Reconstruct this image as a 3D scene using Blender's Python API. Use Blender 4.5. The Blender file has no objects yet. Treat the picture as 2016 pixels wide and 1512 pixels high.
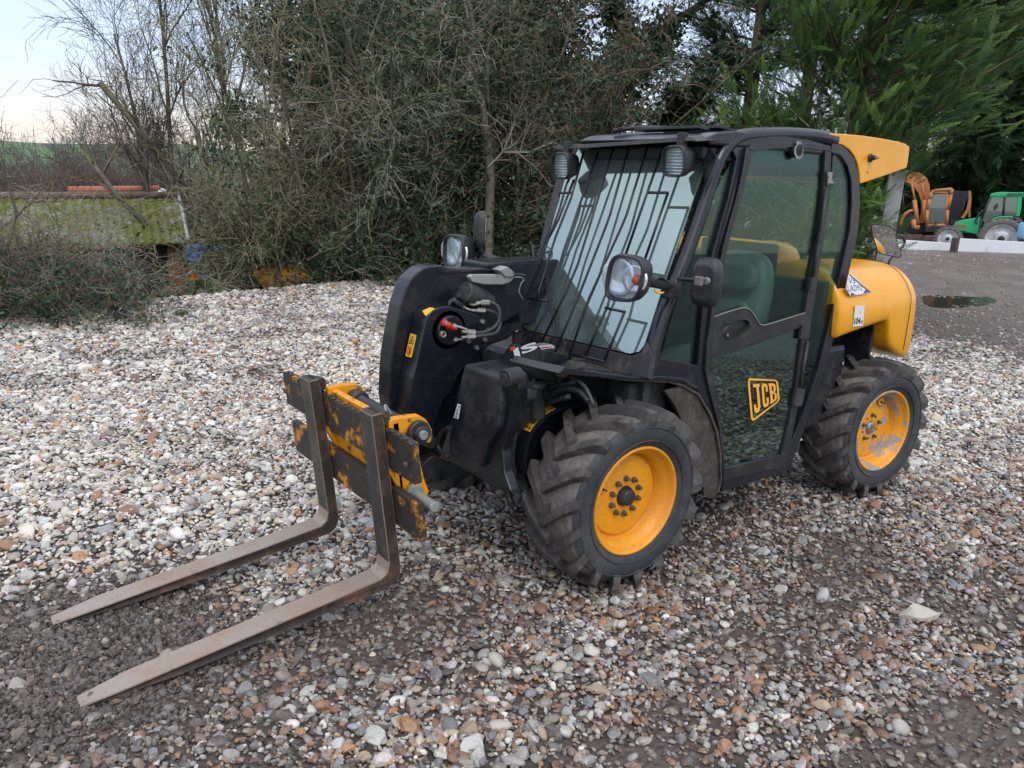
import bpy, bmesh, math, random
import numpy as np
from mathutils import Vector, Matrix
rad = math.radians
SC = bpy.context.scene
COL = SC.collection

# ------------------------------------------------------------------ camera
CAM = Vector((2.1756, 2.7918, 1.5874))
cR = Vector((-0.79649151, 0.60272889, 0.04815759))
cU = Vector((-0.11139674, -0.22455638, 0.96807293))
cF = Vector((-0.59429962, -0.76569728, -0.24599928))
FPX = 1531.18
cam_d = bpy.data.cameras.new("camera")
cam = bpy.data.objects.new("camera", cam_d)
COL.objects.link(cam)
cam.matrix_world = Matrix(((cR.x, cU.x, -cF.x, CAM.x), (cR.y, cU.y, -cF.y, CAM.y), (cR.z, cU.z, -cF.z, CAM.z), (0, 0, 0, 1)))
cam_d.sensor_width = 36.0
cam_d.lens = 36.0 * FPX / 2016.0
cam_d.clip_start = 0.05
cam_d.clip_end = 5000
SC.camera = cam

# ------------------------------------------------------------------ world, sun, exposure
W = bpy.data.worlds.new("World"); SC.world = W; W.use_nodes = True
nt = W.node_tree; nt.nodes.clear()
def N(nt, t, **k):
    n = nt.nodes.new(t)
    for a, b in k.items():
        if a in n.inputs and not hasattr(n, a): n.inputs[a].default_value = b
        else: setattr(n, a, b)
    return n
SUN_EL, SUN_AZ = rad(48), rad(20)
sky = N(nt, 'ShaderNodeTexSky'); sky.sky_type = 'NISHITA'; sky.sun_disc = False
sky.sun_elevation = SUN_EL; sky.sun_rotation = SUN_AZ; sky.air_density = 1.2; sky.dust_density = 2.0
tc = N(nt, 'ShaderNodeTexCoord'); sep = N(nt, 'ShaderNodeSeparateXYZ')
nt.links.new(tc.outputs['Generated'], sep.inputs[0])
ramp = N(nt, 'ShaderNodeValToRGB'); e = ramp.color_ramp.elements
e[0].position = 0.0; e[0].color = (0.80, 0.72, 0.70, 1)
e[1].position = 1.0; e[1].color = (1.05, 1.07, 1.12, 1)
for pos, c in ((0.035, (0.74, 0.64, 0.60, 1)), (0.07, (0.60, 0.60, 0.68, 1)), (0.13, (0.50, 0.58, 0.76, 1)), (0.30, (0.46, 0.54, 0.71, 1)), (0.5, (0.84, 0.86, 0.92, 1))):
    k = ramp.color_ramp.elements.new(pos); k.color = c
nt.links.new(sep.outputs['Z'], ramp.inputs[0])
mp = N(nt, 'ShaderNodeMapping'); mp.inputs['Scale'].default_value = (1.2, 1.2, 5.0)
nz = N(nt, 'ShaderNodeTexNoise'); nz.inputs['Scale'].default_value = 1.6; nz.inputs['Detail'].default_value = 5
nt.links.new(tc.outputs['Generated'], mp.inputs[0]); nt.links.new(mp.outputs[0], nz.inputs['Vector'])
r2 = N(nt, 'ShaderNodeMapRange'); r2.inputs['From Min'].default_value = .3; r2.inputs['From Max'].default_value = .75
r2.inputs['To Min'].default_value = .86; r2.inputs['To Max'].default_value = 1.18
nt.links.new(nz.outputs[0], r2.inputs[0])
vm = N(nt, 'ShaderNodeVectorMath'); vm.operation = 'SCALE'
nt.links.new(ramp.outputs[0], vm.inputs[0]); nt.links.new(r2.outputs[0], vm.inputs['Scale'])
bg1 = N(nt, 'ShaderNodeBackground'); bg1.inputs[1].default_value = 0.05
bg2 = N(nt, 'ShaderNodeBackground'); bg2.inputs[1].default_value = 0.92
ad = N(nt, 'ShaderNodeAddShader'); wo = N(nt, 'ShaderNodeOutputWorld')
nt.links.new(sky.outputs[0], bg1.inputs[0]); nt.links.new(vm.outputs[0], bg2.inputs[0])
nt.links.new(bg1.outputs[0], ad.inputs[0]); nt.links.new(bg2.outputs[0], ad.inputs[1]); nt.links.new(ad.outputs[0], wo.inputs[0])
sl = bpy.data.lights.new("sun", 'SUN'); sl.energy = 0.7; sl.angle = rad(20); sl.color = (1.0, 0.95, 0.88)
so = bpy.data.objects.new("sun", sl); COL.objects.link(so)
so.rotation_euler = Vector((math.sin(SUN_AZ) * math.cos(SUN_EL), math.cos(SUN_AZ) * math.cos(SUN_EL), math.sin(SUN_EL))).to_track_quat('Z', 'Y').to_euler()
SC.view_settings.view_transform = 'Standard'; SC.view_settings.look = 'None'
SC.view_settings.exposure = 0.38; SC.view_settings.gamma = 1.0
SC.view_settings.use_curve_mapping = False
SC.cycles.max_bounces = 5; SC.cycles.transparent_max_bounces = 12; SC.cycles.diffuse_bounces = 2; SC.cycles.glossy_bounces = 3
SC.cycles.caustics_reflective = False; SC.cycles.caustics_refractive = False

random.seed(7); rng = np.random.default_rng(7)

# ------------------------------------------------------------------ measuring helpers: a point of a plane seen at photo position (u, v)
def ray(u, v): return (cR * ((u - 1008) / FPX) - cU * ((v - 756) / FPX) + cF)
def PLN(u, v, p, n):
    d = ray(u, v); return CAM + d * ((Vector(p) - CAM).dot(n) / d.dot(n))
def PX(u, v, x): return PLN(u, v, (x, 0, 0), Vector((1, 0, 0)))
def PY(u, v, y): return PLN(u, v, (0, y, 0), Vector((0, 1, 0)))
def PZ(u, v, z=-.03): return PLN(u, v, (0, 0, z), Vector((0, 0, 1)))
SN = Vector((0, 1, .055)).normalized()                      # cab side leans in towards the roof
def PS(u, v, off=0.): return PLN(u, v, Vector((0, .735, 0)) + SN * off, SN)
GA, GB = Vector((-.13, 0, .89)), Vector((-.45, 0, 1.66))     # windscreen line in the x-z plane
GN_ = Vector((GB.z - GA.z, 0, GA.x - GB.x)).normalized()
def PG(u, v, off=0.): return PLN(u, v, GA + GN_ * off, GN_)

# ------------------------------------------------------------------ materials
MATS = {}
def srgb(r, g, b):
    f = lambda c: (c / 255 / 12.92) if c / 255 <= .04045 else ((c / 255 + .055) / 1.055) ** 2.4
    return (f(r), f(g), f(b), 1)
def mat(name, base=None, rough=.5, metal=0., spot=None, spotscale=6., spotlo=.5, spothi=.65, spotrough=None, fine=.12, bump=0., bscale=60., coat=0., spec=.5, second=None):
    if name in MATS: return MATS[name]
    m = bpy.data.materials.new(name); m.use_nodes = True; nt = m.node_tree; nt.nodes.clear()
    o = N(nt, 'ShaderNodeOutputMaterial'); b = N(nt, 'ShaderNodeBsdfPrincipled'); L = nt.links.new
    L(b.outputs[0], o.inputs[0])
    tc = N(nt, 'ShaderNodeTexCoord')
    n1 = N(nt, 'ShaderNodeTexNoise'); n1.inputs['Scale'].default_value = bscale; n1.inputs['Detail'].default_value = 4; L(tc.outputs['Object'], n1.inputs[0])
    mr = N(nt, 'ShaderNodeMapRange'); mr.inputs['From Min'].default_value = .25; mr.inputs['From Max'].default_value = .75
    mr.inputs['To Min'].default_value = 1 - fine; mr.inputs['To Max'].default_value = 1 + fine; L(n1.outputs[0], mr.inputs[0])
    cur = N(nt, 'ShaderNodeRGB'); cur.outputs[0].default_value = (*base[:3], 1); out = cur.outputs[0]
    ro = None
    def layer(out, col, sc, lo, hi, seed):
        n2 = N(nt, 'ShaderNodeTexNoise'); n2.inputs['Scale'].default_value = sc; n2.inputs['Detail'].default_value = 8; n2.inputs['Roughness'].default_value = .68
        mpn = N(nt, 'ShaderNodeMapping'); mpn.inputs['Location'].default_value = (seed, seed * 2, seed); L(tc.outputs['Object'], mpn.inputs[0]); L(mpn.outputs[0], n2.inputs[0])
        m2 = N(nt, 'ShaderNodeMapRange'); m2.inputs['From Min'].default_value = lo; m2.inputs['From Max'].default_value = hi; L(n2.outputs[0], m2.inputs[0])
        mx = N(nt, 'ShaderNodeMix'); mx.data_type = 'RGBA'; L(m2.outputs[0], mx.inputs[0]); L(out, mx.inputs[6]); mx.inputs[7].default_value = (*col[:3], 1)
        return mx.outputs[2], m2.outputs[0]
    if spot:
        out, f = layer(out, spot, spotscale, spotlo, spothi, 1.3)
        m3 = N(nt, 'ShaderNodeMapRange'); m3.inputs['To Min'].default_value = rough; m3.inputs['To Max'].default_value = rough if spotrough is None else spotrough
        L(f, m3.inputs[0]); L(m3.outputs[0], b.inputs['Roughness'])
    else: b.inputs['Roughness'].default_value = rough
    if second: out, f = layer(out, second[0], second[1], second[2], second[3], 5.1)
    vm = N(nt, 'ShaderNodeVectorMath'); vm.operation = 'SCALE'; L(out, vm.inputs[0]); L(mr.outputs[0], vm.inputs['Scale']); L(vm.outputs[0], b.inputs['Base Color'])
    b.inputs['Metallic'].default_value = metal; b.inputs['Specular IOR Level'].default_value = spec; b.inputs['Coat Weight'].default_value = coat
    if bump:
        bp = N(nt, 'ShaderNodeBump'); bp.inputs['Strength'].default_value = bump; bp.inputs['Distance'].default_value = .004; L(n1.outputs[0], bp.inputs['Height']); L(bp.outputs[0], b.inputs['Normal'])
    MATS[name] = m; return m
def glass(name, tint, refl, rough=.01, film=None, filmfac=0., fres=.5):
    m = bpy.data.materials.new(name); m.use_nodes = True; nt = m.node_tree; nt.nodes.clear(); L = nt.links.new
    o = N(nt, 'ShaderNodeOutputMaterial'); t = N(nt, 'ShaderNodeBsdfTransparent'); t.inputs[0].default_value = (*tint, 1)
    g = N(nt, 'ShaderNodeBsdfGlossy'); g.inputs['Roughness'].default_value = rough; g.inputs[0].default_value = (.63, .77, .75, 1)
    fr = N(nt, 'ShaderNodeLayerWeight'); fr.inputs[0].default_value = .35
    ma = N(nt, 'ShaderNodeMath'); ma.operation = 'MULTIPLY_ADD'; L(fr.outputs['Fresnel'], ma.inputs[0]); ma.inputs[1].default_value = fres; ma.inputs[2].default_value = refl; ma.use_clamp = True
    mx = N(nt, 'ShaderNodeMixShader'); L(ma.outputs[0], mx.inputs[0])
    src = t
    if film:
        d = N(nt, 'ShaderNodeBsdfDiffuse'); d.inputs[0].default_value = (*film, 1)
        tc = N(nt, 'ShaderNodeTexCoord'); nz = N(nt, 'ShaderNodeTexNoise'); nz.inputs['Scale'].default_value = 5; nz.inputs['Detail'].default_value = 6; L(tc.outputs['Object'], nz.inputs[0])
        mr = N(nt, 'ShaderNodeMapRange'); mr.inputs['From Min'].default_value = .3; mr.inputs['From Max'].default_value = .7; mr.inputs['To Min'].default_value = filmfac * .7; mr.inputs['To Max'].default_value = filmfac * 1.2; L(nz.outputs[0], mr.inputs[0])
        m2 = N(nt, 'ShaderNodeMixShader'); L(mr.outputs[0], m2.inputs[0]); L(t.outputs[0], m2.inputs[1]); L(d.outputs[0], m2.inputs[2]); src = m2
    L(src.outputs[0], mx.inputs[1]); L(g.outputs[0], mx.inputs[2]); L(mx.outputs[0], o.inputs[0]); MATS[name] = m; return m

BLK = mat('black_paint', (.009, .011, .017), .25, spot=(.034, .033, .032), spotscale=5, spotlo=.55, spothi=.8, spotrough=.7, fine=.25, second=((.14, .12, .10), 45, .70, .76))
BLKD = mat('dusty_black_steel', (.013, .016, .022), .34, spot=(.055, .052, .050), spotscale=7, spotlo=.45, spothi=.75, spotrough=.85, fine=.3, bump=.3, second=((.16, .13, .10), 30, .66, .74))
PLA = mat('black_plastic', (.02, .021, .026), .48, fine=.15, spot=(.05, .05, .05), spotscale=9)
YEL = mat('yellow_paint', (.80, .36, .006), .30, spot=(.62, .28, .012), spotscale=3, spotlo=.45, spothi=.8, spotrough=.45, fine=.05, bscale=200, coat=.1, second=((.30, .16, .06), 30, .69, .76))
YELW = mat('worn_yellow_paint', (.76, .31, .008), .4, spot=(.10, .05, .025), spotscale=14, spotlo=.56, spothi=.62, spotrough=.8, fine=.15, bscale=120)
YELR = mat('yellow_rim_paint', (.78, .33, .008), .42, spot=(.60, .23, .035), spotscale=6, spotlo=.4, spothi=.8, spotrough=.6, fine=.1, second=((.22, .13, .08), 22, .66, .73))
YELM = mat('yellow_rim_paint_rubbed', (.78, .33, .008), .42, spot=(.30, .29, .29), spotscale=7, spotlo=.5, spothi=.56, spotrough=.75, fine=.1, second=((.22, .13, .08), 22, .66, .73))
CARR = mat('carriage_steel', (.034, .027, .024), .6, spot=(.66, .27, .012), spotscale=6, spotlo=.535, spothi=.60, spotrough=.5, fine=.35, bump=.25, second=((.20, .14, .10), 16, .6, .75))
FTOP = mat('worn_fork_steel', (.30, .225, .17), .5, metal=.25, spot=(.34, .31, .30), spotscale=3.5, spotlo=.4, spothi=.7, fine=.1, bscale=90, bump=.1, second=((.12, .07, .045), 12, .62, .72))
FSID = mat('dark_fork_steel', (.035, .028, .024), .62, spot=(.14, .075, .045), spotscale=6, spotlo=.48, spothi=.72, fine=.3, bump=.2)
FSHK = mat('greasy_fork_steel', (.035, .032, .030), .5, spot=(.15, .13, .105), spotscale=5, spotlo=.42, spothi=.68, fine=.3, bump=.2)
STL = mat('dull_zinc', (.30, .30, .28), .42, metal=.6, spot=(.2, .17, .14), spotscale=20, fine=.15)
GRYPIN = mat('painted_grey_pin', (.27, .29, .28), .5, spot=(.16, .15, .14), spotscale=14, fine=.1)
RUST = mat('rusty_bolts', (.12, .085, .065), .6, metal=.3, spot=(.20, .17, .14), spotscale=60, fine=.3)
RUB = mat('tyre_rubber', (.030, .034, .040), .55, spot=(.070, .072, .074), spotscale=4.5, spotlo=.42, spothi=.72, spotrough=.85, fine=.2, bump=.15, bscale=35)
RUBT = mat('tyre_tread_dusty', (.115, .108, .102), .8, spot=(.20, .18, .16), spotscale=9, spotlo=.42, spothi=.7, fine=.25, bump=.4, bscale=45)
RUBL = mat('tyre_lug_rubber', (.052, .049, .048), .7, spot=(.14, .125, .115), spotscale=10, spotlo=.45, spothi=.75, fine=.3, bump=.4, bscale=45)
MUDG = mat('mud_spattered_liner', (.035, .031, .028), .85, spot=(.09, .075, .062), spotscale=12, spotlo=.4, spothi=.7, fine=.4, bump=.8, bscale=50)
HOSE = mat('hose_rubber', (.03, .032, .036), .5, fine=.2)
RED = mat('red_cap_plastic', (.62, .02, .02), .35, fine=.05)
WHT = mat('white_label', (.75, .76, .78), .5, fine=.04)
INK = mat('black_ink', (.02, .02, .022), .5, fine=.05)
LABY = mat('yellow_label', (.80, .48, .03), .5, spot=(.5, .25, .03), spotscale=30, spotlo=.55, spothi=.7, fine=.08)
LOGOY = mat('yellow_logo_vinyl', (.86, .42, .04), .4, fine=.03)
LABR = mat('red_ink', (.55, .05, .03), .5, fine=.05)
BLUEI = mat('blue_ink', (.06, .10, .25), .5, fine=.05)
LENS = glass('lamp_lens', (.95, .97, 1), .05, .05, fres=.12)
REFL = mat('lamp_reflector', (.86, .88, .92), .22, metal=.45, fine=.3, bscale=30, bump=.6)
AMB = mat('red_amber_lens', (.65, .09, .03), .3, fine=.05)
SEATM = mat('seat_vinyl', (.12, .135, .135), .45, fine=.1, spot=(.17, .185, .185), spotscale=5)
INTER = mat('cab_lining', (.03, .033, .035), .7, fine=.2)
SCRN = glass('windscreen_glass', (.45, .62, .60), .40, .006, (.50, .64, .63), .26)
SCRT = glass('windscreen_sun_band', (.30, .50, .46), .12, .006)
GSID = glass('side_glass', (.74, .86, .80), .03, .008, fres=.10)
GLOW = glass('lower_door_glass', (.45, .62, .55), .20, .02, fres=.3)
MIRR = mat('mirror_glass', (.85, .86, .86), .03, metal=1., fine=.0)

# ------------------------------------------------------------------ mesh builder
class MB:
    def __init__(s): s.bm = bmesh.new(); s.mi = 0
    def _fin(s, faces, bev, seg=2, sm=False):
        for f in faces: f.material_index = s.mi; f.smooth = sm
        if bev:
            ed = list({e for f in faces for e in f.edges})
            r = bmesh.ops.bevel(s.bm, geom=ed, offset=bev, segments=seg, profile=.6, affect='EDGES', clamp_overlap=True)
            for f in r['faces']: f.material_index = s.mi; f.smooth = sm
    def prism(s, A, B, bev=0, seg=2):
        n = len(A); a = [s.bm.verts.new(p) for p in A]; b = [s.bm.verts.new(p) for p in B]
        fs = [s.bm.faces.new(a), s.bm.faces.new(b[::-1])]
        for i in range(n): fs.append(s.bm.faces.new((a[i], b[i], b[(i + 1) % n], a[(i + 1) % n])))
        bmesh.ops.recalc_face_normals(s.bm, faces=fs); s._fin(fs, bev, seg); return s
    def py(s, uv, y0, y1, bev=0, seg=2):
        A = [PY(u, v, y0) for u, v in uv]; return s.prism(A, [Vector((p.x, y1, p.z)) for p in A], bev, seg)
    def px(s, uv, x0, x1, bev=0):
        A = [PX(u, v, x0) for u, v in uv]; return s.prism(A, [Vector((x1, p.y, p.z)) for p in A], bev)
    def ps(s, uv, off=0, th=.03, bev=0):
        A = [PS(u, v, off) for u, v in uv]; return s.prism(A, [p - SN * th for p in A], bev)
    def pg(s, uv, off=0, th=.01, bev=0):
        A = [PG(u, v, off) for u, v in uv]; return s.prism(A, [p - GN_ * th for p in A], bev)
    def box(s, c, d, bev=0, R=None, seg=2):
        h = Vector(d) / 2; P = [Vector((i * h.x, j * h.y, k * h.z)) for k in (-1, 1) for i, j in ((-1, -1), (1, -1), (1, 1), (-1, 1))]
        if R: P = [R @ p for p in P]
        P = [p + Vector(c) for p in P]; return s.prism(P[:4], P[4:], bev, seg)
    def tube(s, pts, r, n=8, cap=True, smooth=0):
        pts = [Vector(p) for p in pts]
        if smooth: pts = catmull(pts, smooth)
        m = len(pts); rr = r if hasattr(r, '__len__') else [r] * m
        if len(rr) != m: rr = list(np.interp(np.linspace(0, 1, m), np.linspace(0, 1, len(rr)), rr))
        rings = []; up = None
        for i, p in enumerate(pts):
            t = (pts[min(i + 1, m - 1)] - pts[max(i - 1, 0)]).normalized()
            if up is None: up = t.orthogonal().normalized()
            up = (up - t * up.dot(t)).normalized(); w = t.cross(up)
            rings.append([s.bm.verts.new(p + (up * math.cos(a) + w * math.sin(a)) * rr[i]) for a in [2 * math.pi * k / n for k in range(n)]])
        for i in range(m - 1):
            for k in range(n):
                f = s.bm.faces.new((rings[i][k], rings[i][(k + 1) % n], rings[i + 1][(k + 1) % n], rings[i + 1][k])); f.smooth = True; f.material_index = s.mi
        if cap:
            for f in (s.bm.faces.new(rings[0][::-1]), s.bm.faces.new(rings[-1])): f.material_index = s.mi
        return s
    def lathe(s, O, ax, prof, n=32, smooth=True, closed=False):
        O = Vector(O); ax = Vector(ax).normalized(); a = ax.orthogonal().normalized(); b = ax.cross(a); rings = []
        for r, h in prof:
            if r < 1e-6: rings.append([s.bm.verts.new(O + ax * h)])
            else: rings.append([s.bm.verts.new(O + ax * h + (a * math.cos(2 * math.pi * k / n) + b * math.sin(2 * math.pi * k / n)) * r) for k in range(n)])
        fs = []
        pr = list(zip(rings[:-1], rings[1:])) + ([(rings[-1], rings[0])] if closed else [])
        for A, B in pr:
            for k in range(n):
                q = []
                for v in (A[k % len(A)], A[(k + 1) % len(A)], B[(k + 1) % len(B)], B[k % len(B)]):
                    if v not in q: q.append(v)
                if len(q) > 2: f = s.bm.faces.new(q); f.smooth = smooth; f.material_index = s.mi; fs.append(f)
        bmesh.ops.recalc_face_normals(s.bm, faces=fs); return s
    def cyl(s, a, b, r, n=16, bev=.15, r2=None):
        a, b = Vector(a), Vector(b); h = (b - a).length; r2 = r if r2 is None else r2; e = min(r, h) * bev
        return s.lathe(a, b - a, [(0, 0), (r - e, 0), (r, e), (r2, h - e), (r2 - e, h), (0, h)], n, smooth=False)
    def build(s, name, m, parent=None, autosmooth=None):
        me = bpy.data.meshes.new(name); s.bm.to_mesh(me); s.bm.free()
        for k in (m if isinstance(m, (list, tuple)) else [m]): me.materials.append(k)
        o = bpy.data.objects.new(name, me); COL.objects.link(o)
        if parent is not None: attach(o, parent)
        return o
def catmull(P, k):
    P = [P[0] * 2 - P[1]] + P + [P[-1] * 2 - P[-2]]; out = []
    for i in range(1, len(P) - 2):
        for j in range(k):
            t = j / k; a, b, c, d = P[i - 1:i + 3]
            out.append(.5 * ((2 * b) + (c - a) * t + (2 * a - 5 * b + 4 * c - d) * t * t + (3 * b - a - 3 * c + d) * t ** 3))
    out.append(P[-2]); return out
def wloc(o):
    l = Vector((0, 0, 0))
    while o is not None: l = l + o.location; o = o.parent
    return l
def attach(o, parent):                                       # meshes are written in world metres; shift them so the child sits under its parent
    o.parent = parent; l = wloc(parent)
    if l.length > 0: o.data.transform(Matrix.Translation(-l))
def tag(o, label=None, cat=None, group=None, kind=None):
    if label: o['label'] = label
    if cat: o['category'] = cat
    if group: o['group'] = group
    if kind: o['kind'] = kind
    return o
def thing(name, label, cat, loc=(0, 0, 0), group=None):
    o = bpy.data.objects.new(name, None); COL.objects.link(o); o.location = loc; o.empty_display_size = .2
    return tag(o, label, cat, group)
def one(name, fn, m, parent):
    b = MB(); fn(b); return b.build(name, m, parent)
def raw(name, verts, faces, m, parent=None, rnd=None, smooth=False):   # fast mesh from numpy arrays; faces (n, 3 or 4)
    me = bpy.data.meshes.new(name); nf, k = faces.shape
    me.vertices.add(len(verts)); me.vertices.foreach_set('co', np.asarray(verts, np.float32).ravel())
    me.loops.add(nf * k); me.loops.foreach_set('vertex_index', faces.astype(np.int32).ravel())
    me.polygons.add(nf); me.polygons.foreach_set('loop_start', np.arange(0, nf * k, k, dtype=np.int32)); me.polygons.foreach_set('loop_total', np.full(nf, k, np.int32))
    if smooth: me.polygons.foreach_set('use_smooth', np.ones(nf, bool))
    me.update(); me.validate()
    if rnd is not None:
        a = me.attributes.new('rnd', 'FLOAT', 'POINT'); a.data.foreach_set('value', np.asarray(rnd, np.float32))
    me.materials.append(m); o = bpy.data.objects.new(name, me); COL.objects.link(o)
    if parent is not None: attach(o, parent)
    return o
_tx = {}
def text_polys(s, bold=0.):                                   # outline letters as a 2-D mesh from the built-in font
    if (s, bold) in _tx: return _tx[(s, bold)]
    c = bpy.data.curves.new('t', 'FONT'); c.body = s; c.size = 1; c.offset = bold; c.resolution_u = 3
    o = bpy.data.objects.new('t', c); COL.objects.link(o); dg = bpy.context.evaluated_depsgraph_get()
    me = o.evaluated_get(dg).to_mesh(); V = [(v.co.x, v.co.y) for v in me.vertices]; F = [tuple(p.vertices) for p in me.polygons]
    o.evaluated_get(dg).to_mesh_clear(); bpy.data.objects.remove(o); bpy.data.curves.remove(c)
    V = np.array(V); V -= V.min(0); V /= V.max(0); _tx[(s, bold)] = (V, F); return V, F
def bil(Q, x, y):                                             # Q: four 3-D corners TL, TR, BR, BL; x right, y up
    return (Q[3] * (1 - x) + Q[2] * x) * (1 - y) + (Q[0] * (1 - x) + Q[1] * x) * y
def put_text(mb, s, Q, n, off, bold=.01):
    V, F = text_polys(s, bold); vs = [mb.bm.verts.new(bil(Q, x, y) + n * off) for x, y in V]
    for f in F:
        try: fc = mb.bm.faces.new([vs[i] for i in f]); fc.material_index = mb.mi
        except ValueError: pass
def quadQ(fn, uv): return [fn(u, v) for u, v in uv]
def sheet(mb, pts, n, off, th=.001):
    mb.prism([p + n * off for p in pts], [p + n * (off - th) for p in pts])
# ------------------------------------------------------------------ ground: one sheet out to the horizon
EDX = np.array([-400, -60, -26, -14, -8, -4.25, -1.64, .47, 1.54, 3, 6, 12, 40.])
EDY = np.array([-60, -22, -16, -12.6, -10.6, -9.0, -8.2, -7.38, -6.67, -5.6, -4.4, -3.5, -3.])
def _hash(ix, iy, s):
    n = (ix * 374761393 + iy * 668265263 + s * 144305901) & 0x7fffffff
    n = ((n ^ (n >> 13)) * 1274126177) & 0x7fffffff
    return ((n ^ (n >> 16)) & 0xffff) / 65535.
def vnoise(x, y, s=0):
    x = np.asarray(x, float); y = np.asarray(y, float); ix = np.floor(x).astype(np.int64); iy = np.floor(y).astype(np.int64); fx, fy = x - ix, y - iy
    fx = fx * fx * (3 - 2 * fx); fy = fy * fy * (3 - 2 * fy)
    a, b, c, d = _hash(ix, iy, s), _hash(ix + 1, iy, s), _hash(ix, iy + 1, s), _hash(ix + 1, iy + 1, s)
    return a * (1 - fx) * (1 - fy) + b * fx * (1 - fy) + c * (1 - fx) * fy + d * fx * fy
def fbm(x, y, s=0, o=4): return sum(vnoise(x * 2 ** k, y * 2 ** k, s + k) * .5 ** k for k in range(o)) / (2 - .5 ** (o - 1))
def sst(a, b, x): t = np.clip((x - a) / (b - a), 0, 1); return t * t * (3 - 2 * t)
def edge(x, y): return (np.interp(x, EDX, EDY) - y) * .93 + .25 * (fbm(x * .7, y * .7, 3) - .5)
def height(x, y):
    x = np.asarray(x, float); y = np.asarray(y, float); e = edge(x, y); r = np.hypot(x - 2.2, y - 2.8)
    z = -.03 + .035 * (fbm(x * 1.1, y * 1.1, 5) - .5) * sst(1, 3, r) + .012 * (fbm(x * 5, y * 5, 9) - .5)
    drop = 2.6 * sst(-16, -4, x); z = z - drop * sst(0., 4.2, e) - .35 * sst(0, .8, e) * sst(-14, -5, x)
    z = z + .03 * np.exp(-((x - 2.25) ** 2 / .03 + (y - .1) ** 2 / .6)) - .012 * np.exp(-((x - 1.6) ** 2 / .3 + (y - .1) ** 2 / .3))   # mud pushed up by the tips
    z = z - .05 * np.exp(-((x + 12.5) ** 2 / 4 + (y + 3.6) ** 2 / .5))
    far = sst(150, 1000, r) * (8 + 30 * fbm(x / 260., y / 260., 21, 3)) * sst(5, 60, e)
    return z + far
def mudmask(x, y):                                            # 0 clean dry stones .. 1 bare wet mud
    n = fbm(x * .9, y * .9, 31); n2 = fbm(x * 2.6, y * 2.6, 37)
    damp = sst(.2, -1.2, -y - 0 * x + 0) * 0
    m = sst(.47, .70, n * .6 + n2 * .4) * (.50 + .35 * sst(0, 1.2, y))
    m = np.maximum(m, .80 * np.exp(-(((x - 2.0) * .95) ** 4 / .22 + (y - .12) ** 4 / .16)) * (.75 + .5 * n2))        # round the fork tips
    m = np.maximum(m, .75 * np.exp(-((x - .9) ** 2 / .35 + (y - .45) ** 2 / .16)))
    m = np.maximum(m, .70 * np.exp(-((x + 1.0) ** 2 / 1.3 + (y - .25) ** 2 / .55)))               # under the cab
    m = np.maximum(m, .62 * np.exp(-((x + .4) ** 2 / .5 + (y - 1.35) ** 2 / .10)) * (.5 + n2))
    m = np.maximum(m, sst(-6.6, -8.6, x + 1.6 * (n - .5) - .25 * (y + 1)) * (.82 + .18 * sst(.35, .55, n2)))       # the yard to the rear
    return np.clip(m, 0, 1)
def dampmask(x, y):                                           # stones near and to the right of the machine are damp and brown
    return sst(-.4, .9, y + .25 * (fbm(x, y, 43) - .5) + .2 * np.clip(x, -3, 3)) * .9
def grid_ground():
    nr, na = 300, 460; r = 0.35 * (2600 / .35) ** (np.linspace(0, 1, nr)); a = np.linspace(0, 2 * np.pi, na, endpoint=False)
    Rr, A = np.meshgrid(r, a, indexing='ij'); x = 2.2 + Rr * np.cos(A); y = 2.8 + Rr * np.sin(A)
    V = np.stack([x, y, height(x, y)], -1).reshape(-1, 3)
    i, j = np.meshgrid(np.arange(nr - 1), np.arange(na), indexing='ij'); j2 = (j + 1) % na
    F = np.stack([i * na + j, (i + 1) * na + j, (i + 1) * na + j2, i * na + j2], -1).reshape(-1, 4)
    c = len(V); V = np.vstack([V, [[2.2, 2.8, -.03]]])
    return V, F, c, na
V, F, c, na = grid_ground()
gm = bpy.data.materials.new('ground_gravel_and_grass'); gm.use_nodes = True; nt = gm.node_tree; nt.nodes.clear(); L = nt.links.new
o_ = N(nt, 'ShaderNodeOutputMaterial'); b_ = N(nt, 'ShaderNodeBsdfPrincipled'); L(b_.outputs[0], o_.inputs[0])
geo = N(nt, 'ShaderNodeNewGeometry')
def vor(sc, rnd=1.):
    v = N(nt, 'ShaderNodeTexVoronoi'); v.inputs['Scale'].default_value = sc; L(geo.outputs['Position'], v.inputs['Vector']); return v
def attr(nm, typ='GEOMETRY'):
    a = N(nt, 'ShaderNodeAttribute'); a.attribute_name = nm; a.attribute_type = typ; return a
def noi(sc, det=5, ro=.6):
    n = N(nt, 'ShaderNodeTexNoise'); n.inputs['Scale'].default_value = sc; n.inputs['Detail'].default_value = det; n.inputs['Roughness'].default_value = ro; L(geo.outputs['Position'], n.inputs['Vector']); return n
def mixc(f, a, b):
    m = N(nt, 'ShaderNodeMix'); m.data_type = 'RGBA'
    for s, k in ((f, 0), (a, 6), (b, 7)):
        if isinstance(s, tuple): m.inputs[k].default_value = (*s[:3], 1)
        elif isinstance(s, float): m.inputs[k].default_value = s
        else: L(s, m.inputs[k])
    return m.outputs[2]
def cramp(src, els):
    r = N(nt, 'ShaderNodeValToRGB'); r.color_ramp.interpolation = 'LINEAR'; E_ = r.color_ramp.elements
    E_[0].position = els[0][0]; E_[0].color = (*els[0][1], 1); E_[1].position = els[-1][0]; E_[1].color = (*els[-1][1], 1)
    for p, c in els[1:-1]: k = E_.new(p); k.color = (*c, 1)
    L(src, r.inputs[0]); return r.outputs[0]
vv = vor(34.)
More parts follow.
